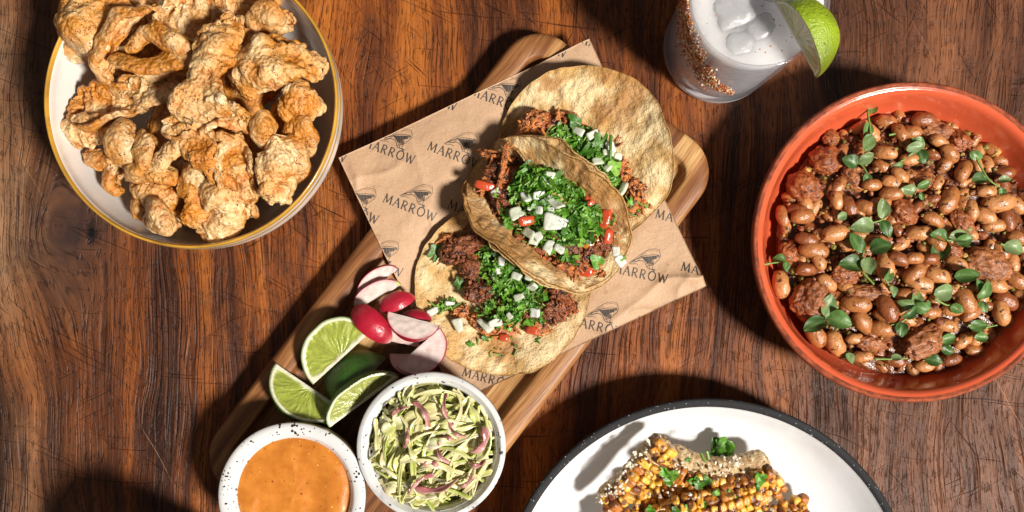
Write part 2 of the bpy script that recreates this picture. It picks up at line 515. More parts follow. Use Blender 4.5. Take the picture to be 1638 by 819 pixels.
# ------------------------------------------------------------------ printed paper
pcA = np.array([541, 252.]); pcS = np.array([401, -187.]); pcT = np.array([188, 393.])
wA = P(*pcA, BZ)[:2]; wS = P(*(pcA + pcS), BZ)[:2] - wA; wT = P(*(pcA + pcT), BZ)[:2] - wA
def paper_z(x, y):
    l, w = board_local(x, y)
    din = np.minimum(BL / 2 - np.abs(l), BW / 2 - np.abs(w))       # >0 over the board
    z = BZ + 0.0010 - (BZ - BF - 0.0007) * sstep(0.016, 0.052, din)
    z = z - 0.007 * sstep(0, 0.07, -din) - 0.0012 * sstep(-.01, .03, -din)
    Q = np.stack([x, y, np.zeros_like(x)], -1)
    z = z + 0.0007 * noise(Q, 28, 5) + 0.00030 * fbm(Q, 80, 8, 2)
    # creases
    for (x0, y0, x1, y1, hgt, wid) in ((1050, 455, 1132, 436, .0026, .0035), (1085, 480, 1098, 430, .0012, .003), (545, 300, 640, 262, .0009, .003), (640, 205, 700, 330, .0007, .004),
                                       (900, 160, 985, 120, .0012, .003), (960, 540, 1060, 440, .0010, .004), (720, 590, 800, 640, .0010, .003), (560, 262, 580, 330, .0012, .003), (1000, 505, 1075, 490, .0012, .003)):
        ax, ay, _ = P(x0, y0, BZ); bx, by, _ = P(x1, y1, BZ)
        Lc = math.hypot(bx - ax, by - ay)
        tt = ((x - ax) * (bx - ax) + (y - ay) * (by - ay)) / Lc ** 2
        dd = ((x - ax) * (by - ay) - (y - ay) * (bx - ax)) / Lc + .002 * np.sin(tt * 6)
        z = z + 1.7 * hgt * np.exp(-np.abs(dd) / wid) * sstep(-.2, .35, tt) * (1 - sstep(.8, 1.25, tt))
    # corners lift a little
    for (cx_, cy_, up) in ((541, 252, .004), (1130, 458, .005), (942, 65, .004)):
        ax, ay, _ = P(cx_, cy_, BZ)
        z = z + up * np.exp(-((x - ax) ** 2 + (y - ay) ** 2) / .022 ** 2)
    return z
def paper_st(x, y):
    M = np.array([[wS[0], wT[0]], [wS[1], wT[1]]]); Mi = np.linalg.inv(M)
    dx = x - wA[0]; dy = y - wA[1]
    return Mi[0, 0] * dx + Mi[0, 1] * dy, Mi[1, 0] * dx + Mi[1, 1] * dy
def paper_material():
    n = NT('kraft_paper')
    c = n.ramp(n.noise(1500, 4, 0.7), [(0.3, (0.40, 0.245, 0.145)), (0.7, (0.60, 0.40, 0.255))])
    gr = n.ramp(n.noise(35, 4, 0.6), [(0.50, 0.0), (0.72, 1.0)])
    c = n.mix(n.math('MULTIPLY', gr, 0.25), c, (0.40, 0.22, 0.11))
    sp = n.ramp(n.noise(75, 3, 0.5, off=(4, 4, 4)), [(0.66, 0.0), (0.70, 1.0)])
    c = n.mix(n.math('MULTIPLY', sp, 0.35), c, (0.26, 0.13, 0.06))
    nrm = n.bump(n.noise(900, 3, 0.6), 0.00015, 0.8, n.bump(n.noise(55, 4, 0.55), 0.0030, 0.6))
    return n.fin(c, 0.60, nrm, spec=0.3)
def glyphs():
    G = {}
    G['M'] = ([[(0, 0), (.10, 1)], [(.10, 1), (.42, .12)], [(.42, .12), (.80, 1)], [(.80, 1), (.88, 0)], [(-.07, 0), (.09, 0)], [(.78, 0), (.98, 0)], [(.0, 1), (.14, 1)], [(.76, 1), (.90, 1)]], [.7, 1.35, .7, 1.35, .5, .5, .5, .5], 1.02)
    G['A'] = ([[(0, 0), (.38, 1)], [(.36, 1), (.76, 0)], [(.14, .36), (.60, .36)], [(-.08, 0), (.10, 0)], [(.64, 0), (.86, 0)]], [.7, 1.4, .6, .5, .5], .84)
    a = [(.08, .98), (.36, .98), (.54, .86), (.56, .70), (.46, .54), (.30, .48), (.08, .48)]
    G['R'] = ([[(.08, 0), (.08, 1)], a, [(.28, .48), (.64, 0)], [(0, 0), (.18, 0)], [(.60, 0), (.76, 0)], [(0, 1), (.1, 1)]], [1.3, .95, 1.25, .5, .5, .5], .80)
    o = [(.45 + .42 * math.cos(R(t)), .5 + .5 * math.sin(R(t))) for t in range(0, 361, 20)]
    G['O'] = ([o], [1.15], 1.0)
    G['W'] = ([[(0, 1), (.30, 0)], [(.30, 0), (.52, .85)], [(.50, .85), (.80, 0)], [(.80, 0), (1.05, 1)], [(-.08, 1), (.10, 1)], [(.96, 1), (1.14, 1)]], [1.35, .7, 1.35, .7, .5, .5], 1.1)
    return G
GL = glyphs()
def stroke(pts, w, step):
    """polyline -> quads in plane; w half width"""
    pts = np.array(pts, float)
    out = []
    for a, b in zip(pts[:-1], pts[1:]):
        L = np.linalg.norm(b - a)
        if L < 1e-9: continue
        d = (b - a) / L; n_ = np.array([-d[1], d[0]])
        k = max(1, int(math.ceil(L / step)))
        a2 = a - d * w * .4; b2 = b + d * w * .4
        for i in range(k):
            p = a2 + (b2 - a2) * i / k; q = a2 + (b2 - a2) * (i + 1) / k
            out.append([p - n_ * w, q - n_ * w, q + n_ * w, p + n_ * w])
    return out
def logo_quads(cx, cy, ang, which='all'):
    """in photo pixels relative to the word centre, x along the word, y up"""
    Q = []
    cap = 14.2
    x = 0; total = sum(GL[ch][2] for ch in 'MARROW') + 5 * .20
    sx = 86.0 / total / 1.0
    x = -43.0
    for ch in 'MARROW':
        st, ws, adv = GL[ch]
        for s, w in zip(st, ws):
            Q += stroke([(x + p[0] * sx, (p[1] - .5) * cap) for p in s], .80 * w, 1.6)
        if ch == 'O':
            Q += stroke([(x + .28 * sx, cap * .74), (x + .62 * sx, cap * .60)], .85, 1.6)
        x += (adv + .20) * sx
    E = []
    def z2(p):   # traced around the word at 12 degrees
        dx, dy = (p[0] - 577) / 9.1, -(p[1] - 450) / 9.1
        c, s_ = math.cos(R(12)), math.sin(R(12))
        return (dx * c - dy * s_, dx * s_ + dy * c)
    L = [([(410, 300), (480, 250), (560, 190), (640, 135), (720, 98), (790, 92), (850, 105), (860, 150), (872, 190), (850, 240), (805, 285), (768, 320)], .30),
         ([(405, 308), (450, 312), (500, 306), (548, 320)], .38), ([(470, 285), (500, 282), (560, 262), (610, 268), (650, 300), (668, 350), (690, 380), (730, 386), (790, 394)], .5),
         ([(430, 290), (500, 250), (590, 206), (650, 188), (750, 180), (840, 182)], .38), ([(590, 210), (640, 222), (700, 215), (770, 205), (840, 192)], .55),
         ([(840, 185), (850, 200), (820, 215), (770, 205)], .55), ([(480, 270), (520, 240), (560, 235), (600, 225)], .4), ([(700, 130), (760, 112), (820, 120), (845, 135)], .18),
         ([(560, 215), (610, 175), (660, 150)], .2), ([(700, 335), (715, 375), (720, 386)], .35), ([(765, 325), (750, 360), (755, 388)], .3), ([(680, 345), (735, 330), (770, 318)], .5)]
    for i in range(15):
        a = i / 14
        L.append(([(600 + 200 * a, 214 - 18 * a), (640 + 165 * a, 265 + 28 * math.sin(a * 5))], .42 + .2 * ((i * 7) % 3)))
    for i in range(9):
        a = i / 8
        L.append(([(655 + 110 * a, 268 + 8 * math.sin(i * 2)), (680 + 85 * a, 318 - 6 * math.cos(i * 3))], .38))
    for i in range(6):
        L.append(([(430 + 25 * i, 292 - 8 * i), (445 + 25 * i, 302 - 9 * i)], .3))
    for pts, w in L:
        E += stroke([z2(p) for p in pts], w, 1.6)
    c, s_ = math.cos(R(ang)), math.sin(R(ang))
    res = []
    for grp in (Q, E):
        A = np.array(grp)
        X = A[..., 0] * c + A[..., 1] * s_ + cx
        Yp = A[..., 0] * s_ - A[..., 1] * c + cy
        res.append(np.stack([X, Yp], -1))
    return res
def ink_mesh(quads, off=0.00016):
    k = (CAM_H - 0.016) / FPX
    X = (quads[..., 0] - NX) * k; Y = -(quads[..., 1] - NY) * k
    s, t = paper_st(X.mean(1), Y.mean(1))
    ok = (s > .004) & (s < .996) & (t > .004) & (t < .996)
    X, Y = X[ok], Y[ok]
    if not len(X): return None
    Z = paper_z(X, Y) + off
    V = np.stack([X, Y, Z], -1).reshape(-1, 3)
    return Geo(V, [np.arange(len(V)).reshape(-1, 4)])
def paper():
    n = 150
    s = np.linspace(0, 1, n)
    A, B = np.meshgrid(s, s, indexing='ij')
    X = wA[0] + A * wS[0] + B * wT[0]; Y = wA[1] + A * wS[1] + B * wT[1]
    V = np.stack([X, Y, paper_z(X, Y)], -1)
    top = grid(V); bot = grid(V - np.array([0, 0, 0.00025])); bot.F[0] = bot.F[0][:, ::-1]
    idx = np.arange(n * n).reshape(n, n)
    ring = np.concatenate([idx[0, :], idx[1:, -1], idx[-1, -2::-1], idx[-2:0:-1, 0]])
    rn = np.roll(ring, -1)
    g = merge([top, bot])
    g.F.append(np.stack([ring, ring + n * n, rn + n * n, rn], -1))
    o = P(835, 350, BZ)
    t = thing('kraft_paper_sheet', 'square brown paper sheet printed with the word MARROW, spread under the tacos', 'paper', (o[0], o[1], BF + .001))
    pm = paper_material()
    part('paper_sheet', g, pm, t)
    n2 = NT('black_print_ink')
    ink = n2.fin(n2.ramp(n2.noise(1400, 3), [(0.3, (0.035, 0.030, 0.028)), (0.7, (0.085, 0.066, 0.055))]), 0.6)
    words = [(624, 243, 21), (728, 250, 20), (657, 333, 21), (566, 337, 22), (603, 422, 20), (797, 163, 20), (690, 158, 20), (864, 77, 18), (968, 80, 16),
             (514, 240, 20), (1023, 438, 12), (1131, 437, 14), (955, 522, 13), (920, 440, 14), (1091, 352, 12), (1060, 522, 13), (783, 606, 15), (889, 608, 14),
             (680, 505, 18), (830, 255, 18), (760, 340, 18), (990, 260, 14), (850, 430, 15)]
    for cx, cy, a in words:
        w, e = logo_quads(cx, cy, a)
        for nm, q in (('printed_word', w), ('printed_emblem', e)):
            g = ink_mesh(q)
            if g is not None: part(nm, g, ink, t, smooth=False)
paper()

# ------------------------------------------------------------------ ceramics
def ceramic(name, base, rough=0.18, speck=None, sfreq=900, sthr=0.70, coat=0.3, var=0.05, big=None):
    n = NT(name)
    c = n.ramp(n.noise(30, 3), [(0.3, tuple(x * (1 - var) for x in base)), (0.7, tuple(min(1, x * (1 + var)) for x in base))])
    if big:
        c = n.mix(n.ramp(n.noise(55, 5, 0.65, off=(1, 4, 2)), [(0.55, 0.0), (0.72, big[1])]), c, big[0])
    if speck:
        k = n.n('ShaderNodeTexVoronoi', Vector=n.pos, Scale=sfreq)
        d = n.ramp(n.math('ADD', k.outputs['Distance'], n.math('MULTIPLY', n.noise(sfreq * .45, 2, off=(5, 2, 1)), 1.4)), [(sthr - .04, 1.0), (sthr + .03, 0.0)])
        c = n.mix(d, c, speck)
    return n.fin(c, rough, n.bump(n.noise(120, 2), 0.0003, 0.4), coat=coat, coat_r=0.06)

def band(prof, i0, i1): return prof[i0:i1 + 1]

# --- bowl of pork rinds
RB = P(305, 162, 0.07); RBr = S(235, 0.07)
def rind_bowl():
    m = ceramic('cream_white_glaze', (0.74, 0.70, 0.66), speck=(0.12, 0.07, 0.04), sfreq=260, sthr=0.42)
    gold = ceramic('ochre_rim_glaze', (0.50, 0.27, 0.035), 0.25, var=0.3, big=((0.25, 0.10, 0.02), 0.8))
    r = RBr
    outer = smooth_prof([(0.0, .0015), (r * .48, .0015), (r * .50, 0.0), (r * .56, .002), (r * .74, .012), (r * .91, .032), (r * .985, .046), (r * .999, .056), (r, .0665)])
    outband = smooth_prof([(r, .0665), (r * 1.001, .0688)], 3)
    lip = smooth_prof([(r * 1.001, .0688), (r * .998, .0702), (r * .990, .0708), (r * .982, .0703), (r * .9745, .0682)], 4)
    inner = smooth_prof([(r * .9745, .0682), (r * .970, .0665), (r * .955, .056), (r * .87, .034), (r * .70, .017), (r * .5, .0105), (r * .25, .0095), (0.0, .0093)])
    t = thing('deep_bowl', 'cream white bowl with an ochre glazed rim, heaped with pork rinds', 'bowl', (RB[0], RB[1], 0))
    part('bowl_body', merge([lathe(outer, 128, RB[0], RB[1]), lathe(inner, 128, RB[0], RB[1])]), m, t)
    part('rim', lathe(np.vstack([outband, lip]), 128, RB[0], RB[1]), gold, t)
    w = np.array([(r * 1.0012, .0598), (r * 1.0035, .0606), (r * 1.0035, .0622), (r * 1.0014, .0630)])
    part('rim_line', lathe(w, 128, RB[0], RB[1]), gold, t)
rind_bowl()

# --- pork rinds
n_ = NT('fried_pork_rind')
_a = n_.attr()
_c = n_.n('ShaderNodeHueSaturation', Color=_a, Saturation=1.06, Value=n_.math('MULTIPLY_ADD', n_.noise(300, 5, .65), .9, .52)).outputs[0]
_c = n_.mix(n_.math('MULTIPLY', n_.ramp(n_.noise(560, 4, .6, off=(2, 2, 2)), [(0.56, 0.0), (0.72, 1.0)]), .22), _c, (0.92, 0.68, 0.36))
_c = n_.mix(n_.math('MULTIPLY', n_.ramp(n_.noise(70, 5, .65, off=(6, 2, 2)), [(0.48, 0.0), (0.66, 1.0)]), .45), _c, (0.52, 0.19, 0.032))
_v = n_.n('ShaderNodeTexVoronoi', Vector=n_.pos, Scale=620.0)
_c = n_.mix(n_.ramp(n_.math('ADD', _v.outputs['Distance'], n_.math('MULTIPLY', n_.noise(150, 2, off=(5, 2, 1)), .9)), [(0.58, 1.0), (0.66, 0.0)]), _c, (0.14, 0.03, 0.01))
_vb = n_.n('ShaderNodeTexVoronoi', {'feature': 'SMOOTH_F1'}, Vector=n_.pos, Scale=430.0).outputs['Distance']
_b = n_.bump(n_.math('MULTIPLY', _vb, -1.0), 0.0016, 1.0)
_b = n_.bump(n_.noise(800, 4, .7), 0.0007, 1.0, _b)
M_RIND = n_.fin(_c, n_.math('MULTIPLY_ADD', n_.noise(300, 3), .4, .22), _b, sss=0.22, ssr=(1, .4, .10), sss_s=.003, spec=.6, coat=.22, coat_r=.2)

def rind(pts, wid, flat=0.55, curl=0.0, seed=0, tone=0.5, amp=1.0, solid=False):
    """crumpled, blistered sheet swept along px spine pts (x,y,z) with px half widths and rolled over across the spine"""
    r_ = random.Random(seed)
    path = smooth_prof([P(*p) for p in pts], max(16, int(76 / (len(pts) - 1))))
    m = len(path)
    wk = np.interp(np.linspace(0, 1, m), np.linspace(0, 1, len(wid)), wid) * 1.22 * (CAM_H - pts[0][2]) / FPX
    e = np.linspace(0, 1, m)
    wk = wk * (0.30 + 0.70 * np.sqrt(np.clip(1 - np.abs(2 * e - 1) ** 4, 0.0, 1)))
    wk = wk * (1 + .22 * noise(np.stack([e * 5, e * 0, e * 0], -1), 1.0, seed + 50))
    T = np.gradient(path, axis=0); T /= np.linalg.norm(T, axis=1, keepdims=True) + 1e-12
    n1 = 54
    wide = max(wid) > 27
    arc = R(r_.uniform(150, 200) if wide else r_.uniform(230, 300))
    mid = PI / 2 + r_.choice([-1, 1]) * r_.uniform(.15, .5)
    cup = 0.0
    if not wide and not solid: mid = PI / 2 + r_.choice([-1, 1]) * r_.uniform(.9, 1.9)
    elif wide and not solid and r_.random() < .4: mid = -PI / 2 + r_.uniform(-.3, .3); arc = R(r_.uniform(120, 160)); cup = 1.0
    if solid: arc = R(200); mid = PI / 2
    u = np.linspace(-.5, .5, n1)
    A_ = np.cross(T, (0, 0, 1.0)); A_ /= np.linalg.norm(A_, axis=1, keepdims=True) + 1e-9
    B_ = np.cross(A_, T)
    tw = r_.uniform(-.5, .5) * (e - .5) * 2
    ph = mid + u[None, :] * arc * (1 + .18 * noise(np.stack([e * 4, e * 0 + 3, e * 0], -1), 1.0, seed + 51))[:, None] + tw[:, None]
    rad = 1 - .22 * np.abs(2 * u[None, :]) ** 3
    X = np.cos(ph) * wk[:, None] * rad
    Z = np.sin(ph) * wk[:, None] * (flat + .12) * rad + cup * wk[:, None] * flat * .9
    # a few soft pleats running across
    Z = Z + wk[:, None] * .10 * np.sin(u[None, :] * r_.uniform(8, 14) + e[:, None] * r_.uniform(3, 9))
    V = path[:, None] + X[..., None] * A_[:, None] + Z[..., None] * B_[:, None]
    def vn(fr, sd): return np.stack([noise(V, fr, sd), noise(V, fr, sd + 1), noise(V, fr, sd + 2)], -1)
    V = V + amp * (.0040 * vn(45, seed + 31) + .0026 * vn(110, seed + 41) + .0011 * vn(240, seed + 61))
    N = gnormals(V)
    if (N[..., 2]).mean() < 0: N = -N
    Ls = np.linalg.norm(np.diff(path, axis=0), axis=1).sum()
    cr = np.stack([e[:, None] * Ls / .0055 + 0 * u[None], u[None] * 2.6 + 0 * e[:, None], 0 * V[..., 0]], -1)
    cr = cr + .9 * np.stack([noise(V, 70, seed + 70), noise(V, 70, seed + 71), 0 * V[..., 0]], -1)
    crk = .32 - np.abs(noise(cr, 1.0, seed + 72))
    bub = 0.62 - worley(V, 215, seed + 4)
    bub2 = 0.60 - worley(V, 400, seed + 6)
    fine = 0.55 - worley(V, 720, seed + 14)
    edge = 1 - sstep(.40, .5, np.abs(u))[None, :] * .6
    th = (.0011 + .0007 * (noise(V, 90, seed + 3) + 1)) * edge
    up = V + N * (th + amp * edge * (0.0017 * bub + .0012 * bub2 + 0.0006 * fine + .0026 * crk))[..., None]
    lo = V - N * (th + amp * edge * (0.0012 * bub))[..., None]
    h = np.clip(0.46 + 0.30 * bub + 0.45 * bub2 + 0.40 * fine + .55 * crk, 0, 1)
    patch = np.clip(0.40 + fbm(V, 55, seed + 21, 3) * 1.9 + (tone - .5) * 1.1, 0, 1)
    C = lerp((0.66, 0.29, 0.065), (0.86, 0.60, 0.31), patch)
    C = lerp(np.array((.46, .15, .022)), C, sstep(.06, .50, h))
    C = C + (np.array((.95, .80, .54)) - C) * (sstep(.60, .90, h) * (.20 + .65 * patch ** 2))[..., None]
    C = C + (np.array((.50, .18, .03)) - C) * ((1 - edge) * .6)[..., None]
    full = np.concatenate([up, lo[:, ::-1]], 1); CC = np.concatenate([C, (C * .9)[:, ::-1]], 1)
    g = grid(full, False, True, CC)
    n = 2 * n1; k = (m - 1) * n
    # close both ends with quads between the two skins
    for o in (0, k):
        q = np.array([[o + i, o + i + 1, o + n - 2 - i, o + n - 1 - i] for i in range(n1 - 1)])
        g.F.append(q if o else q[:, ::-1])
    return g

RINDS = [
 # spine (px,px,z), half widths, flat, curl, tone, label
 ([(250,200,.030),(330,215,.034),(420,190,.032)], [60,75,60], .5, .1, .3, 'broad pork rind buried in the middle of the heap'),
 ([(300,120,.036),(370,110,.04),(440,90,.034)], [55,70,50], .5, .1, .3, 'wide dark pork rind buried behind the triangular one'),
 ([(220,120,.036),(200,60,.04),(290,40,.036)], [50,55,50], .5, .1, .25, 'wide pork rind under the ring shaped one'),
 ([(285,300,.030),(340,320,.030),(400,290,.032)], [40,48,40], .5, .1, .25, 'dark pork rind under the rolled ones at the near side of the heap'),
 ([(330,-20,.040),(400,-10,.042),(455,10,.040)], [40,55,40], .5, .1, .25, 'dark pork rind behind the heap against the far bowl wall'),
 ([(440,190,.030),(480,230,.030)], [40,30], .6, .1, .25, 'dark pork rind low at the bowl wall beside the paper'),
 ([(108,62,.056),(150,35,.064),(215,28,.062)], [34,52,36], .5, .15, .55, 'puffy speckled pork rind at the far left of the heap, palest brown'),
 ([(255,22,.068),(310,30,.072),(392,38,.062)], [26,40,24], .6, .2, .8, 'pale domed pork rind behind the ring shaped one'),
 ([(405,35,.060),(440,20,.064),(468,45,.056)], [18,22,16], .7, .2, .55, 'small curled pork rind near the far right of the bowl'),
 ([(120,150,.052),(150,165,.060),(205,168,.062),(245,150,.058)], [24,36,34,20], .6, .2, .25, 'browned knobbly pork rind left of the triangular one'),
 ([(190,150,.064),(235,148,.070),(288,135,.068)], [22,33,26], .6, .2, .85, 'pale blistered pork rind beside the triangular one'),
 ([(246,22,.076),(205,42,.082),(172,80,.080),(165,112,.074),(175,128,.068)], [13,15,15,12,8], .8, 0, .45, 'long thin pork rind curling down the left of the ring'),
 ([(205,75,.080),(235,48,.084),(285,62,.086),(308,82,.082),(280,106,.080),(232,116,.080),(180,96,.078)], [11,14,19,17,17,17,10], .8, 0, .35, 'ring shaped golden pork rind folded round a hollow'),
 ([(368,30,.082),(352,80,.088),(335,130,.092),(330,185,.090)], [16,40,30,62], .35, .12, .45, 'large triangular pork rind lying on top of the heap'),
 ([(345,45,.088),(380,62,.088),(425,62,.082)], [18,30,14], .35, .12, .35, 'pointed wing of pork rind near the far wall'),
 ([(268,200,.086),(330,190,.092),(405,205,.086)], [14,30,20], .4, .12, .35, 'ragged edged pork rind across the foot of the triangular one'),
 ([(372,130,.078),(420,115,.086),(470,108,.086),(508,115,.076)], [30,36,36,24], .55, .25, .5, 'big wrinkled pork rind roll resting by the right side of the heap'),
 ([(395,80,.070),(440,70,.074),(482,85,.068)], [12,14,10], .8, .0, .3, 'thin dark pork rind strip behind the big roll'),
 ([(455,180,.064),(480,165,.068),(508,172,.060)], [14,22,14], .7, .2, .55, 'small puffed pork rind beyond the big roll, next to the rim'),
 ([(112,215,.050),(145,205,.056),(188,222,.060)], [16,25,18], .7, .2, .6, 'knobbly pork rind at the left edge of the heap'),
 ([(140,250,.048),(175,262,.052),(215,258,.052)], [10,13,12], .8, .1, .4, 'thin curled pork rind below the knobbly left one'),
 ([(205,195,.066),(200,235,.070),(215,262,.066)], [16,20,14], .7, .2, .5, 'upright folded pork rind left of the middle'),
 ([(182,240,.064),(205,232,.068),(225,222,.066)], [8,18,10], .7, .2, .95, 'small whitish pork rind scrap on the left'),
 ([(235,208,.070),(248,238,.074),(236,275,.070),(210,288,.060)], [14,20,16,8], .7, .2, .4, 'twisted pork rind below the triangular one'),
 ([(252,270,.070),(280,240,.078),(310,222,.080)], [10,12,12], .9, 0, .4, 'slim curved pork rind crossing the lower middle'),
 ([(300,228,.076),(330,245,.082),(350,280,.076)], [12,24,16], .6, .3, .45, 'shell shaped pork rind in the lower middle'),
 ([(345,212,.078),(362,222,.080),(382,212,.078)], [10,13,9], .9, 0, .6, 'small hooked pork rind under the ragged edge'),
 ([(385,222,.074),(378,265,.080),(388,310,.074),(398,345,.062)], [22,30,28,18], .75, .2, .7, 'pale rolled pork rind standing upright near the bottom'),
 ([(438,222,.074),(442,265,.080),(440,310,.070)], [20,29,26], .8, .2, .65, 'rolled pork rind with blistered skin right of the pale roll'),
 ([(412,190,.086),(422,205,.086),(416,226,.080)], [10,15,8], .9, 0, .5, 'little round pork rind knob beside the ragged edge'),
 ([(462,205,.066),(485,200,.070),(500,220,.066),(505,245,.056)], [11,13,13,10], .9, 0, .45, 'hook shaped pork rind close to the right rim'),
 ([(458,215,.068),(470,240,.070),(478,270,.064),(472,290,.056)], [9,11,12,8], .9, 0, .4, 'narrow hanging pork rind by the right rim'),
 ([(195,268,.052),(180,282,.052),(185,305,.048),(200,308,.046)], [7,9,8,5], .9, 0, .4, 'tiny curled pork rind overhanging the white bowl wall'),
 ([(215,282,.062),(250,288,.068),(278,300,.068)], [12,16,14], .8, .1, .5, 'knotted pork rind near the lower left of the heap'),
 ([(222,322,.050),(232,330,.052),(240,340,.050)], [12,18,12], .8, .1, .55, 'small dim pork rind low at the left front of the heap'),
 ([(252,318,.060),(270,338,.066),(294,356,.060)], [16,27,18], .8, .1, .8, 'pale lumpy pork rind at the front of the heap'),
 ([(285,262,.060),(312,288,.066),(330,306,.060)], [14,22,14], .7, .1, .45, 'pork rind wedged between the shell shaped one and the coil'),
 ([(150,186,.052),(178,205,.056),(205,215,.056)], [12,18,14], .7, .1, .4, 'dark pork rind in the gap at the left of the heap'),
 ([(222,292,.056),(258,312,.060),(292,320,.058)], [12,20,14], .7, .1, .5, 'pork rind bridging the gap behind the front pieces'),
 ([(292,295,.066),(308,325,.070),(308,360,.062)], [12,17,15], .8, .1, .5, 'bent pork rind at the front beside the pale lumpy one'),
 ([(325,310,.064),(350,318,.070),(365,340,.066),(345,368,.058),(325,350,.062)], [14,20,17,15,12], .8, 0, .85, 'pale pork rind coiled round itself at the front'),
]
for i, (pts, w, fl, cu, tn, lab) in enumerate(RINDS):
    c = np.mean([P(*p) for p in pts], axis=0); c[2] = min(p[2] for p in pts)
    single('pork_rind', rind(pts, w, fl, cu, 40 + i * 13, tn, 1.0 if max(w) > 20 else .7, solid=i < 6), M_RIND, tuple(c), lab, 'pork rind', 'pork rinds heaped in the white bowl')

# --- orange bowl
OB = P(1460, 387, 0.052); OBr = S(257, 0.052)
def bean_bowl():
    glaze = ceramic('orange_terracotta_glaze', (0.61, 0.105, 0.042), 0.16, speck=(0.25, 0.04, 0.015), sfreq=150, sthr=0.33, coat=.4, var=.08)
    n = NT('toasted_rim_glaze')
    c = n.ramp(n.noise(1.0, 4, .6, stretch=(140, 140, 900)), [(0.35, (0.13, 0.026, 0.010)), (0.62, (0.36, 0.075, 0.026))])
    lipm = n.fin(c, .75, n.bump(n.noise(500, 3), .0003, .6), coat=.0, spec=.3)
    r = OBr
    outer = smooth_prof([(0.0, .0015), (.050, .0015), (.052, 0.0), (.058, .002), (r * .80, .018), (r * .95, .037), (r * .995, .0475)])
    lip = smooth_prof([(r * .995, .0475), (r, .0500), (r * .997, .0520), (r * .985, .0530), (r * .965, .0524)], 5)
    inner = smooth_prof([(r * .965, .0524), (r * .943, .0515), (r * .925, .0490), (r * .905, .043), (r * .87, .033), (r * .80, .0215), (r * .66, .013), (r * .4, .0095), (0.0, .009)])
    t = thing('bean_bowl', 'round orange glazed bowl full of beans and sausage', 'bowl', (OB[0], OB[1], 0))
    part('bowl_body', merge([lathe(outer, 128, OB[0], OB[1])]), lipm, t, label='brown unglazed outside of the orange bowl')
    part('rim', lathe(lip, 128, OB[0], OB[1]), lipm, t)
    part('bowl_interior', lathe(inner, 128, OB[0], OB[1]), glaze, t)
bean_bowl()

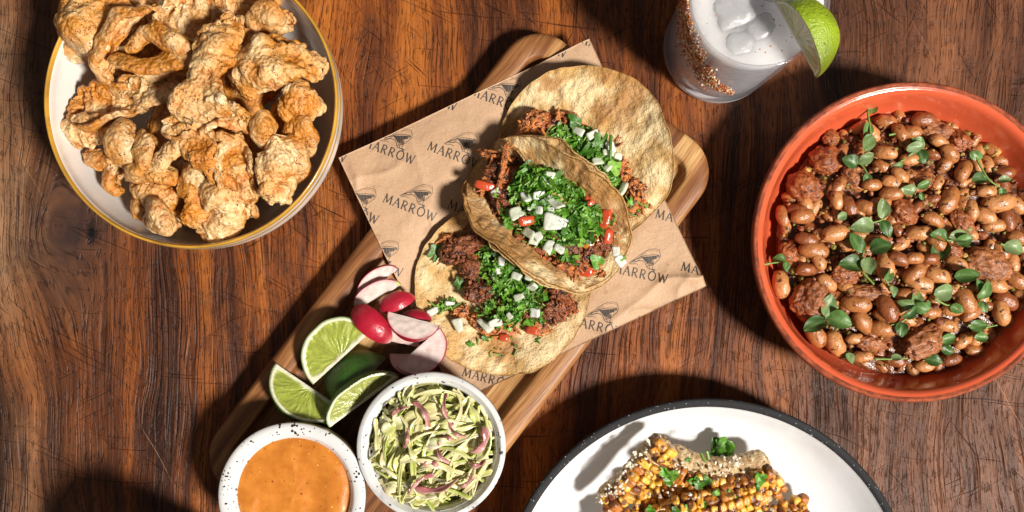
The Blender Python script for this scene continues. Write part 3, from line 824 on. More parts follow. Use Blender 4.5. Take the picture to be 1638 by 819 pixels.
def bean_food():
    # broth
    n = NT('brown_bean_broth')
    c = n.ramp(n.noise(160, 5, .65), [(0.35, (0.055, 0.015, 0.006)), (0.55, (0.15, 0.046, 0.016)), (0.75, (0.32, 0.12, 0.035))])
    mb = n.fin(c, .28, n.bump(n.noise(260, 4, .6), .0012, .8), coat=.35, coat_r=.15)
    rr = S(212, .028)
    cx, cy, _ = P(1452, 391, .026)
    prof = [(rr * 1.0, .024), (rr * .985, .0268), (rr * .95, .0285), (rr * .7, .0332), (rr * .35, .0352), (0.0, .0352)]
    g = lathe(smooth_prof(prof, 8), 128, cx, cy, .02, 5)
    g.V[:, 2] += .0022 * fbm(g.V, 130, 4, 3)
    single('bean_broth', g, mb, (cx, cy, .02), 'thin brown broth pooled around the beans in the orange bowl', 'broth')
    def hz(px, py):     # height of the food
        x, y, _ = P(px, py, .03)
        d = math.hypot(x - cx, y - cy) / rr
        return .0275 + .0105 * (1 - min(1, d) ** 2)
    # bean meshes
    beans = []
    for v in range(4):
        b = ico(4); b.V = b.V * np.array([1, .64, .58])
        b.V[:, 1] += -.13 * (b.V[:, 0] ** 2) * (1 if v % 2 else .5)
        b.V[:, 1] -= .10 * np.exp(-(b.V[:, 0] / .35) ** 2) * np.clip(b.V[:, 1], 0, 1) * 2
        b.V *= (1 + .045 * noise(b.V, 2.0, v * 7))[:, None]
        b.V *= .0078
        beans.append(b)
    mats = []
    for k, cc in enumerate([(0.39, 0.145, 0.042), (0.50, 0.215, 0.072), (0.25, 0.072, 0.020)]):
        mats.append(foodmat('cooked_bean_skin_%s' % ['tan', 'pale', 'dark'][k], cc, .30, 190, .34, ((420, .0007),), dark=(.10, .032, .012), dfreq=260, dthr=.62, sss=.12, sss_s=.003, coat=.28))
    bm = {}
    for k, b in enumerate(beans):
        for j, m in enumerate(mats):
            me = to_mesh('bean', b); me.materials.append(m); bm[(k, j)] = me
    key = [(1477,191,1.15,0),(1417,194,1,10),(1440,211,.9,60),(1456,211,1,0),(1417,243,1,10),(1410,265,.8,30),(1427,292,1,25),(1425,309,1,0),(1516,320,1.35,-60),
           (1493,351,1.05,30),(1470,372,1.1,0),(1597,323,1.5,-5),(1612,352,1.1,70),(1628,328,1,40),(1540,273,1.1,-60),(1578,305,.9,0),
           (1253,345,1,80),(1284,345,1.15,-5),(1277,337,1,15),(1336,372,1.25,-8),(1358,330,1.1,60),(1339,321,.9,75),(1250,455,1.25,80),(1302,399,1.4,10),
           (1290,382,1.0,12),(1417,427,1.35,85),(1437,413,1,20),(1463,412,.9,0),(1490,413,.9,0),(1420,493,1.3,60),(1415,505,1,30),(1412,525,1.2,10),(1463,435,1.2,-40),
           (1473,452,1.3,15),(1500,440,1.2,20),(1545,482,1.4,60),(1553,500,1,-30),(1523,495,.9,0),(1592,455,1.1,15),(1610,480,1.2,30),(1602,500,1.2,75),(1625,446,1.1,40),
           (1305,534,1.3,55),(1337,549,1.3,60),(1368,541,.85,0),(1370,485,1.3,10),(1380,515,1.2,50),(1310,417,.9,60),(1290,430,1,0),(1385,330,1,20),(1395,295,.9,0),
           (1520,245,1.0,40),(1502,225,.9,20),(1575,345,1.1,30),(1590,360,1.0,0),(1555,335,.9,80),(1455,255,.9,0),(1440,280,.9,40),(1400,385,1,0),(1375,420,1,50),
           (1450,470,1,0),(1515,520,1,10),(1490,545,1,50),(1530,420,1,30),(1567,405,1.1,0),(1600,400,1,50),(1630,380,1.1,20),(1620,420,1,80),(1500,388,1,40),
           (1655,350,1,0),(1660,400,1,50),(1650,450,1,10),(1640,500,1,60),(1560,560,1,10),(1520,575,1,-10),(1478,585,.9,0),(1430,575,1,20),(1380,570,.9,0)]
    pts = [(a, b) for a, b, _, _ in key]
    tries = 0
    while len(key) < 205 and tries < 20000:
        tries += 1
        a = rnd.uniform(0, 2 * PI); q = math.sqrt(rnd.random()) * 203
        x, y = 1452 + q * math.cos(a), 391 + q * math.sin(a)
        if x > 1670: continue
        if all((x - u) ** 2 + (y - v) ** 2 > 15.5 ** 2 for u, v in pts):
            pts.append((x, y)); key.append((x, y, rnd.uniform(.75, 1.1), rnd.uniform(0, 180)))
    for i, (x, y, s, a) in enumerate(key):
        z = hz(x, y) + (rnd.uniform(.003, .0075) if i < 78 else rnd.uniform(-.002, .0035))
        loc = P(x, y, z)
        mi = rnd.choice([0, 0, 1, 1, 2]); me = bm[(rnd.randrange(4), mi)]
        M = ME(loc, (rnd.uniform(-.35, .35), rnd.uniform(-.3, .3), R(-a)), s * 1.0)
        place('bean', me, M, label=['tan bean with a glossy skin in the orange bowl', 'pale beige bean with a glossy skin in the orange bowl', 'dark brown bean in the orange bowl'][mi], category='bean', group='beans in the orange bowl')
    # sausage chunks
    ms = foodmat('crumbly_sausage', None, .35, 420, .34, ((420, .0009), (1300, .0003)), dark=(.07, .02, .01), dfreq=330, dthr=.60, coat=.18, spec=.35, roughvar=.15)
    ch = [(1323,256,36,28,0,.0,'sausage chunk with red bowl bounce painted in, nearest the far left rim of the orange bowl'),(1329,221,18,16,0,.2,'small sausage nub at the far edge of the beans'),
          (1285,298,38,30,30,.1,'large smooth sausage chunk with red bounce painted in at the left side of the beans'),(1300,478,44,38,-50,.3,'biggest crumbly sausage chunk near the left rim'),
          (1480,545,60,32,-20,.35,'long sausage chunk at the near edge of the beans'),(1398,548,42,18,5,.3,'flat crumbly sausage piece between two pea shoots near the front'),
          (1498,212,34,20,10,.5,'tan sausage piece beyond the beans by the far rim'),(1575,425,52,32,15,.4,'large rough sausage chunk on the right side of the beans'),
          (1362,282,26,18,60,.4,'sausage crumble left of the middle of the bowl'),(1445,338,32,24,30,.1,'dark sausage crumble in the centre of the beans'),
          (1385,468,44,16,0,.5,'flat tan sausage slab above the long bean'),(1520,400,28,18,20,.1,'dark sausage crumble right of the centre'),
          (1335,310,22,14,80,.2,'narrow sausage crumb beside the bounce tinted chunk'),(1540,355,30,20,45,.1,'dark sausage crumble near the right pea shoots'),
          (1262,405,24,20,0,.1,'sausage crumble with red bounce painted in at the left rim'),(1435,515,26,14,30,.3,'small sausage piece under the front pea shoot'),
          (1610,540,30,18,-30,.2,'shaded sausage piece at the right front'),(1535,225,26,20,40,.0,'charred sausage crumble near the far rim'),
          (1470,290,34,20,-20,.2,'crumbled sausage patch under the far pea shoots'),(1350,440,30,20,10,.15,'dark crumble below the large pea leaf')]
    for i, (x, y, a, b, ang, tn, lab) in enumerate(ch):
        g = ico(5)
        z = hz(x, y) + .0035
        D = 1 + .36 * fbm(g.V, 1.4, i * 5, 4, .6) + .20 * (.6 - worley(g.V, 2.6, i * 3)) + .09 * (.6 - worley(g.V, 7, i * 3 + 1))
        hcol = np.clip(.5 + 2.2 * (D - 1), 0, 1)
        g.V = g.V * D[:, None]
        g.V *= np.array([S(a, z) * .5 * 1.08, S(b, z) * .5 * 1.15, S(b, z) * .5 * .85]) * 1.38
        c1 = lerp((.14, .034, .011), (.17, .062, .026), tn); c2 = lerp((.40, .110, .028), (.40, .19, .075), tn)  # low tone is redder; left chunks carry the orange bowl's bounce in their colour
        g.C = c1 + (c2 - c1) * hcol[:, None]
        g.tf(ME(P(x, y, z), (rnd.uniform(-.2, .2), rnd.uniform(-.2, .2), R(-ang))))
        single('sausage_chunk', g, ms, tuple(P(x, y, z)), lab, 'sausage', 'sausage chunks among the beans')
    # small crumbs
    gs = []
    base = ico(2)
    for i in range(1500):
        a = rnd.uniform(0, 2 * PI); q = math.sqrt(rnd.random()) * 205
        x, y = 1452 + q * math.cos(a), 391 + q * math.sin(a)
        if x > 1680: continue
        g = base.copy()
        g.V *= (1 + .45 * noise(g.V, 1.8, i))[:, None]
        s = rnd.uniform(.0007, .0024) * (1.6 if rnd.random() < .08 else 1)
        z = hz(x, y) + rnd.uniform(-.001, .0055)
        g.tf(ME(P(x, y, z), (rnd.uniform(0, 6), rnd.uniform(0, 6), 0), (s, s * rnd.uniform(.6, 1), s * .8)))
        c = rnd.choice([(.30, .09, .035), (.20, .05, .022), (.42, .19, .08), (.50, .30, .08), (.36, .13, .05), (.22, .20, .04)])
        gs.append(g.col(np.array(c) * rnd.uniform(.7, 1.15)))
    single('meat_crumbs', merge(gs), ms, (cx, cy, .03), 'fine meat and pepper crumbs scattered between the beans', 'crumbs', kind='stuff')
    return hz
HZ = bean_food()

# --- pea shoots
def leaf_geo(L, W, cup=.25, bend=.2, n=9, m=7, tip=.0):
    u = np.linspace(0, 1, n); v = np.linspace(-1, 1, m)
    U, Vv = np.meshgrid(u, v, indexing='ij')
    wd = np.sin(PI * U ** .8) ** .62
    wd[0] = .04; wd[-1] = .05
    X = U * L; Y = Vv * W / 2 * wd
    Z = cup * W * .5 * (Vv * wd) ** 2 - bend * L * (U - .4) ** 2 + .02 * L * np.sin(Vv * 5 + U * 9)
    return grid(np.stack([X, Y, Z], -1))
M_LEAF = foodmat('pea_shoot_leaf', None, .30, 330, .42, ((500, .0003),), sss=0.0, translucent=.18, spec=.4, coat=.1)
def shoot(label, stem, leaves, z):
    c = P(*stem[0], z)
    t = thing('pea_shoot', label, 'pea shoot', tuple(c), 'pea shoots scattered on the beans')
    zz = lambda x, y: HZ(x, y) + z
    path = smooth_prof([P(x, y, zz(x, y)) for x, y in stem], 8)
    part('stem', tube(path, np.linspace(.0008, .0005, len(path)), 7).col((.19, .32, .06)), M_LEAF, t)
    for (x, y, s, a) in leaves:
        s_ = S(s * rnd.uniform(.68, 1.08), .04)
        g = leaf_geo(s_, s_ * rnd.uniform(.58, .84), rnd.uniform(.05, .9), rnd.uniform(-.2, .6), 11, 9)
        V = g.V
        rib = np.exp(-(np.abs(V[:, 1]) / (.045 * s_)))
        base = np.array(rnd.choice([(.075, .165, .035), (.11, .22, .055), (.045, .11, .022), (.20, .29, .12), (.15, .24, .08)]))
        g.C = base[None] * (1 - rib[:, None] * .35) + rib[:, None] * .35 * np.array([.22, .34, .12])
        g.tf(ME(P(x, y, zz(x, y) + .0012), (rnd.uniform(-.45, .45), rnd.uniform(-.35, .25), R(-a))))
        part('leaf', g, M_LEAF, t)
SH = [
 ('pea shoot with a long twisted leaf at the far left of the beans', [(1388,180),(1392,215),(1382,250)], [(1388,195,40,100),(1395,215,36,115),(1392,182,22,-60)]),
 ('pale folded pea shoot with a curled stem below the long twisted one', [(1352,262),(1376,262),(1394,290)], [(1374,262,30,-165),(1376,262,30,-40),(1385,278,24,70)]),
 ('pea shoot on a straight stem near the far rim', [(1422,216),(1448,212),(1475,222)], [(1464,212,22,80),(1462,225,24,20),(1450,240,28,-20)]),
 ('dark pea leaves bunched under the far tan sausage', [(1440,258),(1458,250),(1475,245)], [(1452,256,26,-30),(1468,240,24,60),(1445,262,22,160)]),
 ('pea shoot with two narrow leaves in the upper middle', [(1445,310),(1470,298),(1490,285)], [(1468,300,30,-30),(1466,302,26,175),(1472,308,20,60)]),
 ('pea shoot with the largest round leaf at the right of the beans', [(1560,250),(1580,285),(1600,300)], [(1555,290,42,-10),(1597,290,30,-10),(1600,300,24,70),(1552,245,34,20)]),
 ('three leafed pea shoot left of the centre', [(1370,360),(1400,355),(1415,350)], [(1412,350,34,-95),(1410,352,36,60),(1400,358,40,170)]),
 ('small pea leaf lying in a curled bean', [(1345,352),(1352,346)], [(1340,350,24,-30)]),
 ('pea shoot with three broad leaves in the middle of the bowl', [(1540,384),(1515,384),(1490,372)], [(1515,382,44,-170),(1510,384,38,110),(1518,380,36,0),(1530,388,30,-20)]),
 ('pea shoot with a pale round leaf and a forked stem in the middle', [(1398,455),(1378,430),(1382,400)], [(1378,425,40,-175),(1380,404,34,-120),(1392,400,34,-20),(1384,412,30,75)]),
 ('thin pea shoot hanging over the left rim of the beans', [(1222,423),(1240,420),(1258,418)], [(1258,416,30,-175),(1256,418,24,80)]),
 ('three leafed pea shoot on the biggest sausage chunk', [(1305,515),(1322,508)], [(1322,508,38,-80),(1322,508,38,15),(1320,510,38,150)]),
 ('pea shoot with slim crossed stems near the front', [(1438,500),(1462,490),(1485,480)], [(1462,490,26,-70),(1462,490,32,10),(1464,488,28,-170),(1475,498,26,-50)]),
 ('pale pea leaf hanging on a bent stem near the front', [(1462,495),(1442,515),(1425,520)], [(1440,515,28,80),(1445,508,34,-40)]),
 ('glossy round pea leaf right of the middle', [(1495,478),(1515,488),(1530,485)], [(1495,472,38,-20),(1520,490,20,20)]),
 ('pale round pea leaf above the glossy one', [(1540,440),(1530,445)], [(1526,442,36,-5)]),
 ('pea shoot with two upright leaves at the right side', [(1568,500),(1568,480),(1576,462)], [(1566,478,34,-60),(1570,470,26,-110),(1568,482,22,60)]),
 ('dark pea leaf at the right hand edge of the beans', [(1600,390),(1620,396)], [(1606,394,34,10)]),
 ('pair of pale pea leaves shaded at the near right', [(1500,545),(1518,555)], [(1505,548,30,-25),(1505,556,30,20)]),
 ('loose pea stems lying in shadow at the near right', [(1548,520),(1572,524),(1595,520)], [(1552,525,28,-15),(1558,540,30,0)]),
 ('dark pea leaf sticking out at the near edge of the beans', [(1356,565),(1366,578)], [(1354,565,28,60)]),
 ('flattened dark pea shoot at the nearest edge of the beans', [(1400,574),(1440,574),(1500,568)], [(1480,574,26,10),(1425,572,20,0)]),
 ('small pea sprig beside the left centre bean', [(1415,445),(1425,462)], [(1415,448,24,-50),(1424,458,20,70)]),
]
for lab, st, lv in SH:
    shoot(lab, st, lv, rnd.uniform(.0068, .0105))

# ------------------------------------------------------------------ corn plate
CP = P(1132, 970, .036); CPr = S(333, .036)
def corn_plate():
    white = ceramic('white_enamel_glaze', (0.715, 0.72, 0.74), .14, speck=(.4, .38, .36), sfreq=120, sthr=.26, var=.03, coat=.5)
    dark = ceramic('black_speckled_rim', (0.008, 0.008, 0.010), .8, speck=(.32, .32, .36), sfreq=620, sthr=.72, coat=.0, var=.4)
    grey = ceramic('grey_brown_clay', (0.12, 0.095, 0.07), .5, coat=.0, var=.3)
    r = CPr
    outer = smooth_prof([(0.0, .0012), (r * .60, .0012), (r * .62, 0.0), (r * .66, .001), (r * .85, .012), (r * .975, .0285), (r * 1.0, .0342)])
    lip = smooth_prof([(r * 1.0, .0342), (r * .999, .0358), (r * .99, .0368), (r * .972, .0366), (r * .958, .0355)], 5)
    inner = smooth_prof([(r * .958, .0355), (r * .945, .0325), (r * .88, .0205), (r * .78, .0105), (r * .68, .0068), (r * .4, .0058), (0.0, .0056)])
    t = thing('shallow_plate', 'wide white plate with a black speckled rim holding corn ribs', 'plate', (CP[0], CP[1], 0))
    part('plate_underside', lathe(outer, 160, CP[0], CP[1]), grey, t)
    part('rim', lathe(lip, 160, CP[0], CP[1]), dark, t)
    part('plate_body', lathe(inner, 160, CP[0], CP[1]), white, t)
corn_plate()

M_KERN = foodmat('roasted_corn_kernel', None, .25, 300, .28, ((700, .0006),), dark=(.17, .05, .012), dfreq=110, dthr=.54, sss=.2, ssr=(1, .5, .1), sss_s=.002, coat=.4)
M_COB = foodmat('charred_cob', None, .4, 500, .55, ((700, .0010), (260, .001)), dark=(.20, .08, .022), dfreq=330, dthr=.61)
kernel_mesh = []
for v in range(3):
    g = ico(3)
    p = 3.2
    q = np.abs(g.V) ** p
    g.V = g.V / (q.sum(1) ** (1 / p))[:, None]
    g.V *= np.array([.0029, .0028, .0038])
    g.V *= (1 + .12 * noise(g.V, 500, v))[:, None]
    g.V[:, 2] -= .35 * np.exp(-((g.V[:, 0] / .0011) ** 2 + (g.V[:, 1] / .0014) ** 2)) * .0012 * (g.V[:, 2] > 0)
    cc = np.array([(.78, .42, .05), (.62, .28, .032), (.44, .15, .022)][v])
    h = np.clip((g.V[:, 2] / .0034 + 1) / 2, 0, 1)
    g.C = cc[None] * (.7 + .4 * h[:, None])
    me = to_mesh('kernel', g); me.materials.append(M_KERN); kernel_mesh.append(me)
def corn_rib(label, spine, z, rows, w, tilt, core_side=1, core_w=.45):
    """spine px list; kernels in rows over the convex back, bare cob along one side"""
    path = smooth_prof([P(x, y, z + (zz if zz else 0)) for x, y, zz in spine], 18)
    L = np.sum(np.linalg.norm(np.diff(path, axis=0), axis=1))
    d = np.concatenate([[0], np.cumsum(np.linalg.norm(np.diff(path, axis=0), axis=1))])
    t = thing('corn_rib', label, 'corn rib', tuple(path[len(path) // 2] - np.array([0, 0, .008])), 'roasted corn ribs piled on the white plate')
    wd = S(w, z) / 2
    # cob body
    m = 60; n = 30
    s = np.linspace(0, L, m)
    C = np.stack([np.interp(s, d, path[:, k]) for k in range(3)], -1)
    T = np.gradient(C, axis=0); T /= np.linalg.norm(T, axis=1, keepdims=True)
    A = np.cross(T, (0, 0, 1.)); A /= np.linalg.norm(A, axis=1, keepdims=True)
    B = np.cross(A, T)
    ct, st = math.cos(tilt), math.sin(tilt)
    A2 = A * ct + B * st; B2 = -A * st + B * ct
    th = np.linspace(0, 2 * PI, n, endpoint=False)
    prof = np.stack([np.cos(th) * wd * .95, np.sin(th) * wd * .62], -1)
    prof[:, 1] = np.maximum(prof[:, 1], -wd * .45)
    ends = .25 + .75 * np.sqrt(np.clip(1 - np.abs(np.linspace(-1, 1, m)) ** 12, 0, 1))
    V = C[:, None] + prof[None, :, :1] * A2[:, None] * ends[:, None, None] + prof[None, :, 1:] * B2[:, None] * ends[:, None, None]
    N = gnormals(V, False, True)
    Nf = fbm(V, 420, 5, 3)
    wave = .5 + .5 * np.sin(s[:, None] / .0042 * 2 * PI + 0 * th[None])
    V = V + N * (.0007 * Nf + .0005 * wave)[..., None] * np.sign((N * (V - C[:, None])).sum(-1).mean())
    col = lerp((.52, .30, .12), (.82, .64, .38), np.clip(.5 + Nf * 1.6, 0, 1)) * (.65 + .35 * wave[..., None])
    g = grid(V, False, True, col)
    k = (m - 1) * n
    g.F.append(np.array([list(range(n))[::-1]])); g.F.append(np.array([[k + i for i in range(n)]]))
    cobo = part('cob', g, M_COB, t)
    # kernels
    nk = int(L / .0050)
    for rI in range(rows):
        if core_side:
            f = -1.05 + (rI + .5) / rows * (2.1 - core_w * 2)
            f *= core_side
        else:
            f = -1.0 + (rI + .5) / rows * 2.0
        an = f * 1.25
        for i in range(nk):
            if rnd.random() < .04: continue
            ss = (i + .5 + (rI % 2) * .5 + rnd.uniform(-.2, .2)) / nk * L
            if ss > L - .0015: continue
            c = np.array([np.interp(ss, s, C[:, q]) for q in range(3)])
            j = min(m - 1, int(ss / L * (m - 1)))
            a, b, tt = A2[j], B2[j], T[j]
            nn = a * math.sin(an) + b * math.cos(an)
            loc = c + a * math.sin(an) * wd * .95 + b * math.cos(an) * wd * .62 + nn * .0002
            ta = tt; tb = np.cross(nn, ta); tb /= np.linalg.norm(tb)
            Rm = Matrix((ta, tb, nn)).transposed().to_4x4() @ Euler((rnd.gauss(0, .13), rnd.gauss(0, .13), rnd.gauss(0, .15))).to_matrix().to_4x4()
            sc_ = rnd.uniform(.85, 1.15)
            M = Matrix.Translation(Vector(loc)) @ Rm @ Matrix.Diagonal((sc_ * rnd.uniform(.9, 1.05), sc_ * wd * (2.6 if rows > 2 else 1.75) / rows / .0042 * .86, sc_ * rnd.uniform(.85, 1.2), 1))
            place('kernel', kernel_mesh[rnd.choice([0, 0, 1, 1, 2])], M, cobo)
corn_rib('corn rib lying lowest across the back of the pile with its pale cob side up', [(1062,728,0),(1105,752,.001),(1165,760,.001),(1230,742,0)], .026, 2, 62, -.10, -1, .56)
corn_rib('corn rib leaning up steeply at the left of the pile', [(962,802,0),(1000,775,.004),(1035,735,.010),(1066,702,.014)], .032, 2, 44, .25, -1, .34)
corn_rib('corn rib lying in front with kernels facing up', [(1040,838,0),(1100,815,.004),(1150,802,.005),(1212,782,.005)], .030, 4, 46, .1, 0)
corn_rib('darker corn rib under the middle of the pile', [(1012,795,0),(1070,790,0),(1120,785,0)], .020, 4, 50, 0, 0)
corn_rib('corn rib end poking out at the right of the pile', [(1165,815,0),(1205,795,.001),(1245,758,.002)], .020, 4, 44, .2, 0)
corn_rib('short corn rib at the front right beside a chive ring', [(1225,850,0),(1255,822,.002),(1290,815,0)], .016, 4, 40, .2, 0)
corn_rib('corn rib at the front left in the shade', [(960,845,0),(1010,835,.002),(1060,845,0)], .020, 4, 44, 0, 0)
corn_rib('corn rib at the very front of the pile', [(1080,870,0),(1150,862,.002),(1220,868,0)], .022, 4, 48, 0, 0)

M_CHEESE = foodmat('cotija_cheese', (0.78, 0.70, 0.56), .12, 600, .6, ((1200, .0004),), sss=.15)
def scatter_blobs(pts, smin, smax, level=1, amp=.35, seed=0, squash=.8):
    gs = []; b = ico(level)
    for i, p in enumerate(pts):
        g = b.copy(); g.V *= (1 + amp * noise(g.V, 1.7, seed + i))[:, None]
        s = rnd.uniform(smin, smax)
        g.tf(ME(p, (rnd.uniform(0, 6), rnd.uniform(0, 6), rnd.uniform(0, 6)), (s, s * rnd.uniform(.7, 1), s * squash)))
        gs.append(g)
    return gs
def along(pts, n, spread, z, dz):
    out = []
    for _ in range(n):
        t = rnd.uniform(0, len(pts) - 1.001); i = int(t); f = t - i
        x = pts[i][0] * (1 - f) + pts[i + 1][0] * f + rnd.gauss(0, spread); y = pts[i][1] * (1 - f) + pts[i + 1][1] * f + rnd.gauss(0, spread)
        out.append(P(x, y, z + rnd.uniform(-dz, dz)))
    return out
ck = along([(1010,745),(1060,700)], 40, 7, .048, .002) + along([(1120,748),(1190,748)], 12, 5, .037, .001) + along([(975,790),(1000,765),(1035,730),(1060,705)], 90, 8, .046, .003) + along([(960,800),(985,790)], 50, 7, .038, .003) + \
     along([(1075,745),(1120,768),(1170,772),(1225,760)], 50, 8, .038, .0015) + along([(1060,815),(1150,800),(1210,780)], 50, 9, .040, .0015) + \
     along([(1040,780),(1110,780),(1240,800)], 60, 14, .033, .003) + along([(1165,738),(1185,735)], 18, 4, .0385, .001)
single('cheese_crumbs', merge(scatter_blobs(ck, .0006, .0019, 1, .9, squash=.6)), M_CHEESE, tuple(P(1100, 770, .03)), 'white cheese crumbs dusted over the corn ribs', 'cheese', kind='stuff', smooth=False)

# ------------------------------------------------------------------ herbs, onion
M_HERB = foodmat('cilantro_leaf', None, .28, 500, .38, ((900, .0003),), translucent=.22, coat=.15)
def frag(seed):
    """lobed leaf fragment, unit size"""
    r_ = random.Random(seed)
    n = 15; lob = r_.choice([3, 3, 5])
    th = np.linspace(R(-165), R(165), n)
    rr = .62 + .38 * np.cos(th * lob * .5 + r_.uniform(-.5, .5)) ** 2 * (1 + .25 * np.array([r_.uniform(-1, 1) for _ in range(n)]))
    asp = r_.uniform(.55, 1)
    X = rr * np.cos(th); Y = rr * np.sin(th) * asp
    c1, c2 = r_.uniform(-.5, .7), r_.uniform(-.5, .7)
    Z = c1 * X ** 2 * .5 + c2 * Y ** 2 * .7 + .15 * np.array([r_.uniform(-1, 1) for _ in range(n)])
    Vo = np.stack([X, Y, Z], -1); Vi = np.stack([X * .5, Y * .5, Z * .3], -1)
    V = np.vstack([[[0, 0, 0]], Vi, Vo])
    F4 = np.array([[1 + i, 1 + n + i, 2 + n + i, 2 + i] for i in range(n - 1)])
    F3 = np.array([[0, 1 + i, 2 + i] for i in range(n - 1)])
    return Geo(V, [F4, F3])
FR = [frag(i) for i in range(12)]
GREENS = [(.085, .24, .015), (.14, .34, .03), (.04, .13, .010), (.22, .42, .06), (.055, .17, .012), (.10, .28, .02)]
def herb_piece(p, s, tilt=.9):
    g = FR[rnd.randrange(12)].copy()
    g.tf(ME(p, (rnd.gauss(0, tilt * .55), rnd.gauss(0, tilt * .55), rnd.uniform(0, 6.3)), (s, s, s)))
    c = np.array(rnd.choice(GREENS)) * rnd.uniform(.8, 1.2)
    v = np.ones((len(g.V), 1)) * c[None]
    v[0] = v[0] * 1.5
    return g.col(v)
def stem_piece(p, L, w=.0006):
    a = rnd.uniform(0, 6.3); d = np.array([math.cos(a), math.sin(a), rnd.uniform(-.3, .3)]) * L / 2
    q = np.array(p); b = np.array([rnd.uniform(-1, 1), rnd.uniform(-1, 1), 0]) * L * .12
    return tube(smooth_prof([q - d, q + b, q + d], 4), w, 6).col(np.array((.22, .40, .07)) * rnd.uniform(.7, 1.2))
M_ONION = foodmat('raw_white_onion', None, .16, 330, .22, ((230, .0009),), sss=.4, ssr=(1, 1, .9), sss_s=.004, coat=.4, translucent=.25)
def onion(px, py, z, L, W, a, parent, tilt=.35):
    L *= .88; W *= .84
    b = ico(3)
    p = 8.0
    q = np.abs(b.V) ** p
    b.V = b.V / (q.sum(1) ** (1 / p))[:, None]
    b.V *= np.array([S(L, z) / 2, S(W, z) / 2, .0013]) * (1 + .10 * noise(b.V, 1.3, int(px)))[:, None]
    b.V[:, 2] += b.V[:, 1] ** 2 * rnd.uniform(10, 60) + b.V[:, 0] ** 2 * rnd.uniform(-15, 25)
    b.V[:, 0] *= 1 + rnd.uniform(-60, 60) * b.V[:, 1]
    c = lerp((.68, .73, .56), (.86, .87, .80), rnd.random())
    b.V[:, 1] *= 1 + rnd.uniform(-70, 70) * b.V[:, 0]
    b.col(c)
    b.tf(ME(P(px, py, z), (rnd.gauss(0, tilt), rnd.gauss(0, tilt), R(-a))))
    part('onion_dice', b, M_ONION, parent)

